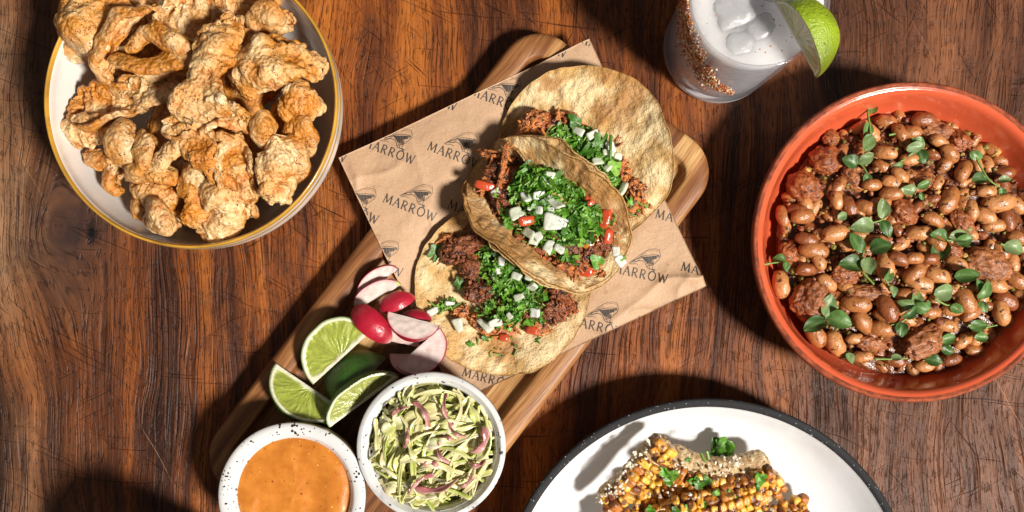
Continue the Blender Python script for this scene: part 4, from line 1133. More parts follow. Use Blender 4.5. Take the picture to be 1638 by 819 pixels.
# ------------------------------------------------------------------ tortillas
def tortilla_mat():
    n = NT('corn_tortilla')
    c = n.attr()
    c = n.n('ShaderNodeHueSaturation', Color=c, Value=n.math('MULTIPLY_ADD', n.noise(420, 5, .65), .55, .72)).outputs[0]
    c = n.mix(n.math('MULTIPLY', n.ramp(n.noise(1500, 3, .6, off=(2, 3, 4)), [(0.60, 0.0), (0.72, 1.0)]), .45), c, (.36, .17, .05))
    b = n.bump(n.noise(190, 5, .68), .0034, 1.0)
    b = n.bump(n.noise(800, 3, .6), .0004, .8, b)
    return n.fin(c, .55, b, sss=.10, ssr=(1, .6, .3), sss_s=.004, spec=.35)
M_TORT = tortilla_mat()
AX = math.atan2(-170, 235)       # fold axis in world (photo direction 235,170)
def tortilla(cpx, z, rad, axis_deg, left, right, seed, toast=.3, w0=.006, rho=.010, thick=.0017, dv=0.0, ruffle=1.0, curlL=0.0, curlR=0.0, rise=0.0):
    """left/right flap angles (deg); u runs along the fold, v across (left = lower-left in the photo).
       left/right may be functions of u in -1..1"""
    nrr, nth = 70, 300
    r = np.linspace(0, 1, nrr) ** .9
    th = np.arange(nth) / nth * 2 * PI
    Rr, Th = np.meshgrid(r, th, indexing='ij')
    edge = 1 + .018 * noise(np.stack([np.cos(Th) * 2, np.sin(Th) * 2, Th * 0], -1), 1.0, seed) + .008 * noise(np.stack([np.cos(Th) * 9, np.sin(Th) * 9, Th * 0], -1), 1.0, seed + 2)
    U = Rr * np.cos(Th) * rad * edge; Vv = Rr * np.sin(Th) * rad * edge + dv
    un = U / rad
    aL = R(1) * (left(un) if callable(left) else left + 0 * un); aR = R(1) * (right(un) if callable(right) else right + 0 * un)
    al = np.where(Vv > 0, aR, aL)
    cur = np.where(Vv > 0, curlR, curlL)
    a = np.abs(Vv)
    t1 = np.clip(a - w0, 0, None); arc = rho * al
    ta = np.minimum(t1, arc); phi = ta / rho
    b = np.minimum(a, w0) + rho * np.sin(phi); zz = rho * (1 - np.cos(phi))
    t2 = np.clip(t1 - arc, 0, None)
    # beyond the bend: straight with an outward (negative) or inward curl
    k = cur
    ang = al + k * t2 / 2
    b = b + t2 * np.cos(ang); zz = zz + t2 * np.sin(ang)
    bb = b * np.sign(Vv)
    zz = zz + rise * un ** 2
    ax = R(axis_deg)
    ca, sa = math.cos(ax), math.sin(ax)       # photo-plane direction, y down -> world
    ux, uy = ca, -sa
    vx, vy = sa, ca                            # across, to the upper right in the photo when axis points down right
    c = P(*cpx, z)
    X = c[0] + U * ux + bb * vx; Y = c[1] + U * uy + bb * vy; Z = c[2] + zz
    V = np.stack([X, Y, Z], -1)
    N = gnormals(V, False, True)
    if N[nrr // 2, :, 2].mean() < 0: N = -N
    flat = np.stack([U, Vv, 0 * U], -1)
    ruf = ruffle * (Rr ** 3) * (.0042 * noise(flat, 30, seed + 5) + .0016 * noise(flat, 85, seed + 6))
    wr = .0011 * fbm(flat * np.array([1, .5, 1]), 80, seed + 7, 3) + .0026 * (0.3 - np.abs(fbm(flat * np.array([1, .45, 1]), 70, seed + 8, 3))) + .0009 * (.3 - np.abs(fbm(flat, 210, seed + 4, 2)))
    V = V + N * (ruf + wr * 1.25)[..., None]
    V[..., 2] = np.maximum(np.maximum(V[..., 2], z - .001), paper_z(V[..., 0], V[..., 1]) + thick + .0010 + ruffle * (Rr ** 3) * .0007 * (1 + noise(flat, 60, seed + 33)))
    tst = np.clip(.5 + 1.7 * fbm(flat, 38, seed + 12, 4) + (toast - .5) + .5 * (wr / .001) * .35, 0, 1)
    pale = np.clip(.5 + 1.6 * fbm(flat, 90, seed + 15, 3), 0, 1)
    C = lerp((.61, .375, .145), (.85, .655, .37), pale)
    C = C + (np.array((.40, .175, .045)) - C) * (sstep(.52, .95, tst) * .75)[..., None]
    C = C + (np.array((.50, .27, .075)) - C) * (sstep(.94, 1.0, Rr) * .6)[..., None]
    top = grid(V, False, True, C)
    V2 = V - N * thick
    bot = grid(V2, False, True, C); bot.F[0] = bot.F[0][:, ::-1]
    g = merge([top, bot])
    o = nrr * nth; i0 = (nrr - 1) * nth
    ring = i0 + np.arange(nth); rn = i0 + (np.arange(nth) + 1) % nth
    g.F.append(np.stack([ring, ring + o, rn + o, rn], -1)[:, ::-1])
    return g

def meat(px, py, z, L, W, Hh, a, seed, c1, c2, rough_amp=1.0, stringy=0.0):
    g = ico(5)
    Q = g.V * np.array([1 if not stringy else .35, 1.5 if stringy else 1, 1.5 if stringy else 1])
    D = 1 + rough_amp * (.40 * fbm(Q, 1.5, seed, 4, .65) + .30 * (.6 - worley(Q, 2.6, seed + 3)) + .12 * (.6 - worley(Q, 7, seed + 1)))
    h = np.clip(.5 + 2.4 * (D - 1), 0, 1)
    g.V = g.V * D[:, None] * np.array([S(L, z) / 2, S(W, z) / 2, Hh])
    g.C = lerp(c1, c2, h)
    g.tf(ME(P(px, py, z), (rnd.uniform(-.15, .15), rnd.uniform(-.15, .15), R(-a))))
    return g
M_MEAT = foodmat('braised_meat', None, .45, 330, .30, ((480, .0012), (1400, .0005)), dark=(.03, .009, .004), dfreq=260, dthr=.58, coat=.3, roughvar=.15)
M_TOM = foodmat('tomato_flesh', (0.50, 0.070, 0.024), .2, 250, .22, ((300, .0006),), sss=.25, ssr=(1, .2, .1), coat=.5)
M_SALSA = foodmat('orange_salsa', (0.50, 0.19, 0.035), .25, 260, .2, ((260, .0007),), dark=(.2, .04, .012), dfreq=500, dthr=.64, coat=.5)
DK = ((.050, .011, .004), (.27, .075, .020)); OR = ((.16, .034, .008), (.56, .190, .045)); RD = ((.12, .020, .006), (.40, .105, .028))

def fillings(t, meats, herbs, onions, toms, stems=14, leaves=(), salsa=()):
    for i, (x, y, z, L, W, H_, a, pal, stg) in enumerate(meats):
        part('meat_chunk', meat(x, y, z, L, W, H_, a, int(x + y * 3), pal[0], pal[1], 1.0, stg), M_MEAT, t)
    for (x, y, z, L, W, a) in toms:
        g = ico(3); q = np.abs(g.V) ** 3.5; g.V = g.V / (q.sum(1) ** (1 / 3.5))[:, None]
        g.V *= (1 + .12 * noise(g.V, 1.5, int(x)))[:, None]
        g.V *= np.array([S(L, z) / 2, S(W, z) / 2, .0028])
        g.tf(ME(P(x, y, z), (rnd.uniform(-.3, .3), rnd.uniform(-.3, .3), R(-a)))); part('tomato_piece', g, M_TOM, t)
    for (x, y, z, L, W, a) in salsa:
        g = ico(4); g.V *= (1 + .3 * fbm(g.V, 1.5, int(x)))[:, None]
        g.V *= np.array([S(L, z) / 2, S(W, z) / 2, .0030]); g.tf(ME(P(x, y, z), (0, 0, R(-a)))); part('salsa_dollop', g, M_SALSA, t)
    cr = []
    bb = ico(2)
    for (x, y, z, L, W, H_, a, pal, stg) in meats:
        ca, sa = math.cos(R(a)), math.sin(R(a))
        for _ in range(int(8 + L * W / 110)):
            th = rnd.uniform(0, 6.28); q = math.sqrt(rnd.random()) * 1.12
            ex, ey = q * L / 2 * math.cos(th), q * W / 2 * math.sin(th)
            p = P(x + ex * ca - ey * sa, y + ex * sa + ey * ca, z + H_ * .8 * math.sqrt(max(0, 1.25 - q * q)))
            c = lerp(pal[0], pal[1], rnd.uniform(.45, 1.25))
            if rnd.random() < .45:
                g = bb.copy(); g.V *= (1 + .5 * noise(g.V, 1.9, len(cr)))[:, None]; s_ = rnd.uniform(.0008, .0024)
                g.tf(ME(p, (rnd.uniform(0, 6), rnd.uniform(0, 6), 0), (s_ * 1.3, s_, s_ * .8)))
            else:
                d = np.array([math.cos(th * 3), math.sin(th * 3), rnd.uniform(-.25, .25)]) * rnd.uniform(.002, .0055)
                g = tube(smooth_prof([p - d, p + np.array([0, 0, .0008]) + d[[1, 0, 2]] * .2, p + d], 4), np.array([.0003] + [rnd.uniform(.0005, .0010)] * 7 + [.0003]), 7)
            cr.append(g.col(c))
    part('meat_shreds', merge(cr), M_MEAT, t, kind='stuff')
    gs = []
    for (cx, cy, rx, ry, a, z, hh, cnt, smin, smax) in herbs:
        ca, sa = math.cos(R(a)), math.sin(R(a))
        for _ in range(int(cnt * .8)):
            q = rnd.random() ** .6; th = rnd.uniform(0, 2 * PI)
            ex, ey = q * rx * math.cos(th), q * ry * math.sin(th)
            x = cx + ex * ca - ey * sa; y = cy + ex * sa + ey * ca
            zz = z + hh * (1 - q * q) + rnd.uniform(-.0015, .0022)
            gs.append(herb_piece(P(x, y, zz), rnd.uniform(smin * 1.25, smax * 1.3)))
        for _ in range(stems):
            q = rnd.random() ** .5; th = rnd.uniform(0, 2 * PI)
            x = cx + q * rx * math.cos(th); y = cy + q * ry * math.sin(th)
            gs.append(stem_piece(P(x, y, z + hh * (1 - q * q) + .0015), rnd.uniform(.003, .009)))
    part('chopped_cilantro', merge(gs), M_HERB, t, kind='stuff')
    for (x, y, z, s) in leaves:
        part('cilantro_leaf', herb_piece(P(x, y, z), S(s, z) * .6, .5), M_HERB, t)
    for (x, y, z, L, W, a) in onions:
        onion(x, y, z, L, W, a, t)

PZ = BF + .0030
AXD = 36
# taco A: open, lower left
tA = thing('taco', 'wide open taco nearest the radishes, with dark beef chunks under the cilantro', 'taco', tuple(P(805, 455, PZ)), 'three tacos in a row on the paper')
part('tortilla', tortilla((803, 462), PZ + .001, S(139, .02), AXD + 6, lambda u: 8 + 6 * u * u, lambda u: 2 + 0 * u, 3, .22, w0=.02, rho=.03, ruffle=.9, curlL=2.0, rise=.004), M_TORT, tA)
fillings(tA,
    [(735, 400, .022, 40, 64, .008, 70, DK, .0), (752, 425, .023, 58, 34, .008, 60, DK, 0), (718, 383, .019, 34, 22, .005, 30, OR, 0), (765, 468, .023, 46, 34, .007, 0, DK, 0),
     (800, 440, .021, 100, 60, .007, 40, DK, 0), (893, 462, .023, 44, 38, .008, 40, DK, 0), (885, 498, .022, 54, 40, .008, -20, DK, 0), (905, 490, .022, 36, 26, .007, 0, RD, 0),
     (860, 520, .019, 40, 30, .005, 30, OR, 0), (790, 520, .018, 70, 36, .004, 20, OR, 0), (840, 480, .021, 90, 60, .006, 30, DK, 0), (765, 390, .022, 40, 30, .007, 60, DK, 0), (735, 500, .018, 26, 18, .003, 0, OR, 0)],
    [(805, 428, 50, 44, 30, .026, .006, 300, .0011, .0030), (835, 475, 52, 40, 40, .025, .006, 300, .0011, .0030), (800, 505, 46, 24, 10, .021, .004, 120, .001, .0026), (710, 490, 26, 9, -20, .0185, .001, 26, .001, .002),
     (860, 425, 36, 18, 30, .026, .004, 90, .0012, .003), (820, 555, 70, 20, 0, .0185, .0, 14, .0008, .0016)],
    [(802, 418, .034, 13, 17, 10), (868, 395, .031, 16, 10, 30), (797, 433, .032, 13, 12, 70), (826, 442, .034, 18, 14, 20), (852, 458, .034, 24, 15, -30), (830, 475, .034, 20, 12, -20), (847, 440, .034, 14, 20, 20),
     (856, 500, .030, 18, 18, 10), (775, 520, .025, 34, 14, 40), (792, 516, .027, 30, 15, -15), (733, 520, .023, 16, 26, -15), (693, 498, .021, 22, 12, -30), (845, 425, .033, 14, 10, 50), (815, 505, .028, 13, 10, 50), (720, 485, .021, 20, 7, 0)],
    [(851, 528, .022, 22, 14, 10), (806, 540, .021, 16, 12, 0), (856, 514, .022, 20, 12, 0)], 12,
    [(697, 404, .0215, 30), (752, 553, .0205, 16), (862, 545, .021, 15), (777, 541, .021, 14), (735, 452, .022, 22)])

# taco B: middle, folded up
tB = thing('taco', 'middle taco standing folded, heaped with onion dice, cilantro and orange salsa', 'taco', tuple(P(870, 350, PZ)), 'three tacos in a row on the paper')
part('tortilla', tortilla((873, 347), PZ + .008, S(147, .04), AXD + 1, lambda u: 60 - 10 * u * u, lambda u: 63 - 8 * u * u, 23, .78, w0=.004, rho=.013, ruffle=1.0, curlL=-2.0, curlR=-1.0), M_TORT, tB)
part('tortilla', tortilla((875, 345), PZ + .0055, S(144, .04), AXD + 4, lambda u: 58 - 10 * u * u, lambda u: 60 - 8 * u * u, 57, .35, w0=.005, rho=.014, ruffle=1.3, curlL=-2.5, curlR=-3.0), M_TORT, tB)
fillings(tB,
    [(800, 272, .034, 44, 52, .008, 60, DK, .5), (815, 300, .036, 60, 30, .008, 70, RD, 1), (790, 250, .034, 50, 14, .006, 20, OR, 1), (806, 262, .041, 12, 74, .005, 10, OR, 1), (780, 290, .035, 10, 50, .004, 25, OR, 1),
     (835, 290, .034, 50, 40, .008, 20, DK, 0), (872, 345, .036, 190, 100, .011, 36, DK, 0), (905, 320, .038, 110, 44, .010, 40, RD, 0), (955, 345, .038, 60, 40, .009, 50, RD, 0), (962, 378, .037, 30, 52, .008, -20, DK, 0), (918, 415, .034, 60, 34, .008, 30, RD, 0), (945, 400, .035, 34, 40, .008, 0, DK, 0), (805, 325, .038, 44, 30, .008, 50, DK, 0), (850, 395, .036, 70, 26, .008, 34, RD, 0), (905, 428, .037, 50, 22, .007, 30, OR, 0),
     (940, 425, .033, 50, 22, .007, 30, OR, 0)],
    [(872, 325, 64, 46, 40, .044, .007, 420, .0013, .0036), (918, 350, 46, 36, 40, .045, .006, 220, .0014, .0042), (862, 292, 40, 24, 25, .047, .005, 170, .0014, .0038), (890, 385, 40, 18, 30, .040, .004, 90, .0012, .003), (828, 345, 24, 40, -30, .042, .003, 90, .0012, .0030), (880, 392, 60, 14, 32, .042, .003, 110, .0012, .003), (925, 305, 44, 16, 42, .046, .003, 130, .0014, .0040), (955, 345, 30, 16, 52, .044, .003, 80, .0014, .0038)],
    [(862, 313, .051, 22, 20, 0), (842, 315, .050, 20, 24, -25), (826, 341, .049, 26, 22, -25), (851, 334, .050, 18, 14, 30), (862, 336, .052, 15, 15, 10), (888, 325, .052, 18, 38, -35), (877, 285, .051, 16, 24, 20),
     (889, 356, .052, 44, 27, 10), (846, 373, .048, 28, 16, 35), (853, 386, .047, 16, 12, 20), (877, 395, .047, 16, 26, 25), (894, 398, .047, 20, 16, 30), (881, 338, .050, 12, 20, 0), (793, 308, .043, 18, 14, -30),
     (861, 378, .050, 16, 16, 60), (992, 416, .038, 16, 24, -35), (985, 402, .039, 14, 18, 0)],
    [(776, 297, .041, 34, 14, 15), (842, 353, .048, 28, 16, -10), (945, 330, .042, 34, 16, 50), (958, 358, .041, 14, 34, 0), (935, 432, .037, 28, 20, 20), (915, 425, .037, 20, 14, 40), (938, 318, .047, 30, 16, 45), (968, 350, .046, 18, 34, 15), (972, 378, .044, 16, 26, 0)], 12,
    [(905, 345, .049, 46), (925, 330, .047, 44), (915, 372, .048, 34), (955, 418, .042, 26), (798, 312, .044, 20), (870, 300, .050, 36), (890, 290, .050, 30), (930, 352, .047, 34), (830, 300, .049, 24), (996, 412, .040, 12)],
    [(942, 382, .041, 40, 32, 10), (925, 362, .041, 36, 18, 30)])

# taco C: top right
tC = thing('taco', 'taco at the far corner of the paper with orange shredded chicken on a broad tortilla', 'taco', tuple(P(940, 265, PZ)), 'three tacos in a row on the paper')
part('tortilla', tortilla((909, 284), PZ + .002, S(144, .03), AXD + 4, lambda u: 80 + 0 * u, lambda u: 26 + 8 * u, 71, .20, w0=.003, rho=.009, dv=.018, ruffle=1.0, curlL=1.0, curlR=-1.5, rise=.006), M_TORT, tC)
part('tortilla', tortilla((905, 291), PZ + .0005, S(140, .03), AXD + 1, lambda u: 80 + 0 * u, lambda u: 17 + 3 * u, 91, .35, w0=.004, rho=.010, dv=.019, ruffle=1.0, curlL=1.0, curlR=-1.0, rise=.004), M_TORT, tC)
fillings(tC,
    [(853, 193, .030, 44, 32, .008, -10, OR, .0), (850, 215, .030, 48, 36, .008, 10, OR, 0), (885, 205, .028, 60, 40, .006, 20, RD, 0), (905, 190, .029, 40, 24, .006, 10, OR, 0), (930, 235, .027, 90, 50, .006, 40, RD, 0),
     (993, 225, .029, 24, 22, .005, 40, OR, 0), (998, 252, .027, 16, 50, .004, -10, OR, 1), (1000, 285, .027, 16, 40, .004, 20, OR, 1), (1020, 302, .027, 36, 40, .006, 20, OR, 0), (1008, 330, .026, 30, 36, .005, 0, OR, 0),
     (975, 280, .026, 60, 50, .006, 50, RD, 0), (1030, 322, .026, 26, 24, .004, 0, OR, 0), (925, 205, .026, 60, 14, .003, 32, OR, 1)],
    [(925, 225, 40, 22, 30, .032, .005, 170, .0012, .0034), (955, 255, 36, 30, 50, .032, .006, 220, .0012, .0036), (968, 285, 22, 34, 0, .030, .005, 120, .0012, .0030), (895, 212, 18, 12, 0, .033, .003, 40, .0012, .003), (1005, 325, 34, 26, 0, .0285, .001, 14, .0008, .0018)],
    [(925, 210, .038, 22, 14, 30), (948, 215, .038, 24, 13, -30), (955, 258, .040, 20, 15, -15), (977, 235, .038, 26, 14, 60), (988, 250, .037, 16, 12, 10), (996, 304, .035, 12, 30, 15), (972, 268, .038, 12, 16, 40), (973, 245, .039, 22, 10, 10), (942, 280, .038, 14, 9, 60)],
    [], 12, [(920, 194, .038, 26), (960, 228, .039, 36), (940, 240, .040, 30), (985, 268, .037, 30), (1008, 322, .033, 14), (975, 292, .036, 24)])
part('herb_stem', tube(smooth_prof([P(977, 216, .042), P(977, 235, .043), P(976, 254, .041)], 5), .0011, 8).col((.10, .26, .03)), M_HERB, tC)

# ------------------------------------------------------------------ limes and radishes (wedges)
def wedge_mat(name, skin_rough, sss=.35, coat=.35, bump=.0005, bf=500):
    return foodmat(name, None, .13, 330, skin_rough, ((bf, bump),), sss=sss, ssr=(.8, 1, .35), sss_s=.004, coat=coat)
M_RINDL = foodmat('lime_rind', None, .30, 70, .34, ((560, .0010), (150, .0008)), coat=.22, spec=.5, dark=(.05, .12, .01), dfreq=480, dthr=.66)
M_FLESH = wedge_mat('lime_flesh', .20, .45, .5, .0007, 420)
M_RSKIN = foodmat('radish_skin', None, .30, 110, .34, ((160, .0007), (700, .0002)), sss=.15, coat=.2)
M_RFLESH = foodmat('radish_flesh', None, .06, 200, .32, ((300, .0003),), sss=.45, ssr=(1, .8, .75), sss_s=.004, coat=.3)
def wedge(kind, name, label, cat, group, A, B, z, b_px, phi0, phi1, skin, flesh, tipgreen=False, zt=(0, 0), lump=.03, seed=0, parent=None, bias=0.0):
    """A,B photo pixels of the straight core edge; the rind bulges to the left of A->B (seen from above)"""
    a3, b3 = P(*A, z + zt[0]), P(*B, z + zt[1])
    X = b3 - a3; L = np.linalg.norm(X); X /= L
    Yv = np.cross((0, 0, 1.), X); Yv /= np.linalg.norm(Yv); Z = np.cross(X, Yv)
    c = (a3 + b3) / 2
    hl = L / 2; b = S(b_px, z)
    def pt(th, ph, k=1.0):
        x = hl * np.cos(th) * (1 if k is None else 1) * (k if np.ndim(k) or k != 1 else 1)
        rr = b * np.sin(th) * k * (1 + bias * np.cos(th))
        return x, rr * np.cos(ph), rr * np.sin(ph)
    def w(x, y, zz):
        return c + x[..., None] * X + y[..., None] * Yv + zz[..., None] * Z
    n, m = 44, 26
    th = np.linspace(0.0, PI, n); ph = np.linspace(R(phi0), R(phi1), m)
    Th, Ph = np.meshgrid(th, ph, indexing='ij')
    x, y, zz = pt(Th, Ph)
    pn = noise(np.stack([x, y, zz], -1), 90, seed)
    k = 1 + lump * pn
    V = w(x * k, y * k, zz * k)
    skin = np.array(skin)
    if kind == 'lime':
        col = skin[None, None] * (.85 + .3 * (.5 + .5 * noise(np.stack([x, y, zz], -1), 60, seed + 1)))[..., None]
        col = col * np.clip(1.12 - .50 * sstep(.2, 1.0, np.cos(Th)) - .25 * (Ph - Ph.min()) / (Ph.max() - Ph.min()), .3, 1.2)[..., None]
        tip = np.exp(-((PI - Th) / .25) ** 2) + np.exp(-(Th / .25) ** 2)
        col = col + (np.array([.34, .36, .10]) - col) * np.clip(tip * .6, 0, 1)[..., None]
    else:
        col = skin[None, None] * (.85 + .3 * (.5 + .5 * noise(np.stack([x, y, zz], -1), 60, seed + 1)))[..., None]
        tip = np.exp(-((PI - Th) / .35) ** 2)
        col = col + (np.array([.80, .68, .62]) - col) * np.clip(tip, 0, 1)[..., None] * .8
    t = thing(name, label, cat, tuple(c - np.array([0, 0, .004])), group)
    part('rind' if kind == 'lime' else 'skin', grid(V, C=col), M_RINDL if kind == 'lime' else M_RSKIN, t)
    for fi, phv in enumerate((phi0, phi1)):
        nt, nk = 110, 34
        th2 = np.linspace(0, PI, nt); kk = np.linspace(0, 1, nk) ** .8
        T2, K2 = np.meshgrid(th2, kk, indexing='ij')
        # match the rind's noise at the border
        x, y, zz = pt(T2, R(phv) + 0 * T2, 1.0)
        pn = noise(np.stack([x, y, zz], -1), 90, seed)
        k1 = 1 + lump * pn
        x, y, zz = x * K2 * k1, y * K2 * k1, zz * K2 * k1
        loc2 = np.stack([x / hl, np.hypot(y, zz) / b, 0 * x], -1)
        rr = K2
        u = x / hl; v = np.hypot(y, zz) / b
        if kind == 'lime':
            pith_o = sstep(.885, .925, rr)
            skin_o = sstep(.965, .985, rr)
            core = 1 - sstep(.05, .13, v + .03 * noise(loc2, 7, seed) - .05 * np.exp(-((np.abs(u) - .95) / .15) ** 2))
            ends = sstep(.80, .92, np.abs(u)) * .8
            pith = np.clip(np.maximum(np.maximum(pith_o, core), ends * (1 - v)), 0, 1)
            # vesicles run from the rind to the core
            ang = np.arctan2(v - .03, u) + .10 * noise(np.stack([u * 3, v * 3, 0 * u], -1), 1.0, seed + 4)
            ves = noise(np.stack([ang * 11, rr * 4.3, 0 * rr], -1), 1.0, seed + 5)
            ves2 = noise(np.stack([ang * 45, rr * 5, 0 * rr + 2], -1), 1.0, seed + 6)
            fl = np.array(flesh)
            C = lerp(fl * .78, fl * 1.16, np.clip(.5 + .38 * ves + .28 * ves2, 0, 1))
            mem = np.exp(-((ves - .62) / .07) ** 2) * .25
            C = C + (np.array([.72, .72, .42]) - C) * mem[..., None]
            C = C + (np.array([.78, .76, .58]) - C) * pith[..., None]
            C = C + (skin[None, None] - C) * skin_o[..., None]
            dep = -.0007 * (1 - pith) + .0004 * ves * (1 - pith) + .0004 * pith_o
        else:
            skin_o = sstep(.955, .985, rr)
            fl = np.array(flesh)
            vein = noise(np.stack([u * 3, v * 3, 0 * u], -1), 1.6, seed + 2)
            ray = np.abs(noise(np.stack([np.arctan2(v, u) * 9, rr * 1.2, 0 * u], -1), 1.0, seed + 6))
            C = lerp(fl * .86, np.minimum(fl * 1.10, .9), np.clip(.5 + .5 * vein, 0, 1))
            C = C + (np.array([.66, .36, .36]) - C) * ((1 - sstep(.0, .16, ray)) * .30)[..., None]
            blush = np.clip(sstep(.78, .98, rr) * .35, 0, 1)
            C = C + (np.array([.75, .25, .30]) - C) * blush[..., None]
            C = C + (skin[None, None] - C) * skin_o[..., None]
            dep = .0004 * vein * (1 - skin_o)
            if tipgreen:
                C = C + (np.array([.45, .55, .12]) - C) * (sstep(.85, .95, u))[..., None]
        sg = 1 if fi else -1
        nrm = (-math.sin(R(phv)) * Yv + math.cos(R(phv)) * Z) * sg
        Vf = w(x, y, zz) + nrm * (dep * sstep(1.0, .9, rr) if False else dep * (1 - sstep(.93, 1.0, rr)))[..., None]
        part('cut_face', grid(Vf, C=C), M_FLESH if kind == 'lime' else M_RFLESH, t)
    return t
LG = 'lime wedges on the serving board'
LS, LF = (.075, .17, .018), (.36, .41, .07)
LZ = BF
wedge('lime', 'lime_wedge', 'lime wedge with its broad half moon cut face turned up beside the radishes', 'lime wedge', LG, (500, 616), (594, 530), LZ + .021, 66, -62, 2, LS, LF, zt=(-.004, .004), seed=3)
wedge('lime', 'lime_wedge', 'lime wedge lying nearest the board edge, cut face towards the other limes', 'lime wedge', LG, (552, 657), (442, 582), LZ + .012, 60, -20, 38, LS, (.36, .42, .07), zt=(.002, 0), seed=9)
wedge('lime', 'lime_wedge', 'lime wedge showing only its green rind, painted dark for the slaw bowl shadow, between the other wedges', 'lime wedge', LG, (545, 660), (618, 572), LZ + .004, 62, 18, 92, (.035, .115, .012), LF, seed=14)  # rind colour darkened to hold the slaw ramekin's shadow
wedge('lime', 'lime_wedge', 'lime wedge tucked against the slaw ramekin, seen nearly edge on', 'lime wedge', LG, (527, 684), (638, 603), LZ + .027, 42, -30, 36, LS, (.34, .37, .10), seed=22)
RG = 'radish wedges beside the limes'
RS, RF = (.32, .008, .026), (.70, .60, .55)
wedge('radish', 'radish_wedge', 'pale radish wedge farthest from the limes, on the paper edge', 'radish wedge', RG, (576, 482), (636, 430), .024, 26, -40, 25, RS, RF, seed=31, zt=(-.004, .004))
wedge('radish', 'radish_wedge', 'pale radish wedge with a green stem tip', 'radish wedge', RG, (568, 496), (642, 456), .026, 26, -35, 22, RS, RF, tipgreen=True, seed=32, zt=(-.004, .004))
wedge('radish', 'radish_wedge', 'smaller red radish wedge with its skin up behind the big red one', 'radish wedge', RG, (606, 498), (664, 476), .024, 25, 40, 115, (.40, .012, .034), RF, seed=33)
wedge('radish', 'radish_wedge', 'big red radish wedge with its skin up, pointing at the dark lime', 'radish wedge', RG, (626, 547), (566, 492), .030, 31, 55, 140, (.36, .008, .026), RF, seed=34, bias=.1)
wedge('radish', 'radish_wedge', 'deep red radish wedge half hidden behind the white one', 'radish wedge', RG, (640, 515), (690, 512), .021, 22, 30, 110, (.28, .006, .022), RF, seed=35)
wedge('radish', 'radish_wedge', 'white faced radish wedge pointing at the beef taco', 'radish wedge', RG, (703, 520), (620, 498), .031, 38, -35, 30, RS, RF, seed=36, zt=(0, .003))
wedge('radish', 'radish_wedge', 'half moon radish wedge with a red edge nearest the slaw', 'radish wedge', RG, (634, 586), (705, 524), .027, -44, -8, 40, RS, (.78, .66, .62), seed=37)
wedge('radish', 'radish_wedge', 'shaded pink radish wedge in the middle of the pile', 'radish wedge', RG, (672, 556), (590, 538), .020, -28, -25, 30, RS, (.72, .55, .50), seed=38)
wedge('radish', 'radish_wedge', 'radish wedge at the bottom of the pile under the half moon one', 'radish wedge', RG, (622, 566), (696, 566), .0165, -36, -20, 30, RS, (.72, .50, .46), seed=39)

# ------------------------------------------------------------------ ramekins
def ramekin(name, label, cx, cy, r_px, zt, glaze, clay, wob, seed, rimw=.0055, sauce_z=None):
    c = P(cx, cy, zt); r = S(r_px, zt); b = BF
    h = zt - b
    outer = smooth_prof([(0.0, b + .001), (r * .60, b + .001), (r * .62, b), (r * .74, b + .003), (r * .90, b + h * .35), (r * .985, b + h * .72), (r * 1.0, b + h * .93)])
    lip = smooth_prof([(r * 1.0, b + h * .93), (r * .995, zt - .0008), (r - .003, zt + .0002), (r - rimw, zt - .0005), (r - rimw - .0022, zt - .003)], 6)
    inner = smooth_prof([(r - rimw - .0022, zt - .003), (r - rimw - .004, zt - .008), (r * .80, b + h * .45), (r * .62, b + h * .2), (r * .35, b + .006), (0.0, b + .0055)])
    t = thing(name, label, 'ramekin', (c[0], c[1], b))
    ga = lathe(outer, 128, c[0], c[1], wob, seed); gb = lathe(np.vstack([lip, inner]), 128, c[0], c[1], wob, seed)
    part('outside_wall', ga, clay, t)
    part('glazed_cup', gb, glaze, t)
    return t, c, r
clay = ceramic('bare_brown_clay', (0.17, 0.10, 0.055), .6, speck=(.05, .03, .02), sfreq=700, sthr=.45, coat=0, var=.2)
gl1 = ceramic('white_speckled_glaze', (0.66, 0.66, 0.66), .25, speck=(.025, .02, .018), sfreq=430, sthr=.86, coat=.4, var=.05)
gl2 = ceramic('grey_white_speckled_glaze', (0.60, 0.60, 0.60), .22, speck=(.05, .045, .05), sfreq=330, sthr=.80, coat=.4, var=.15, big=((.30, .29, .30), .6))
t1, c1, r1 = ramekin('sauce_ramekin', 'white speckled ramekin filled with orange sauce', 467, 794, 118, .052, gl1, clay, .010, 3, rimw=.0072)
t2, c2, r2 = ramekin('slaw_ramekin', 'grey white speckled ramekin heaped with cabbage slaw', 690, 716, 119, .055, gl2, clay, .014, 8, rimw=.0040)
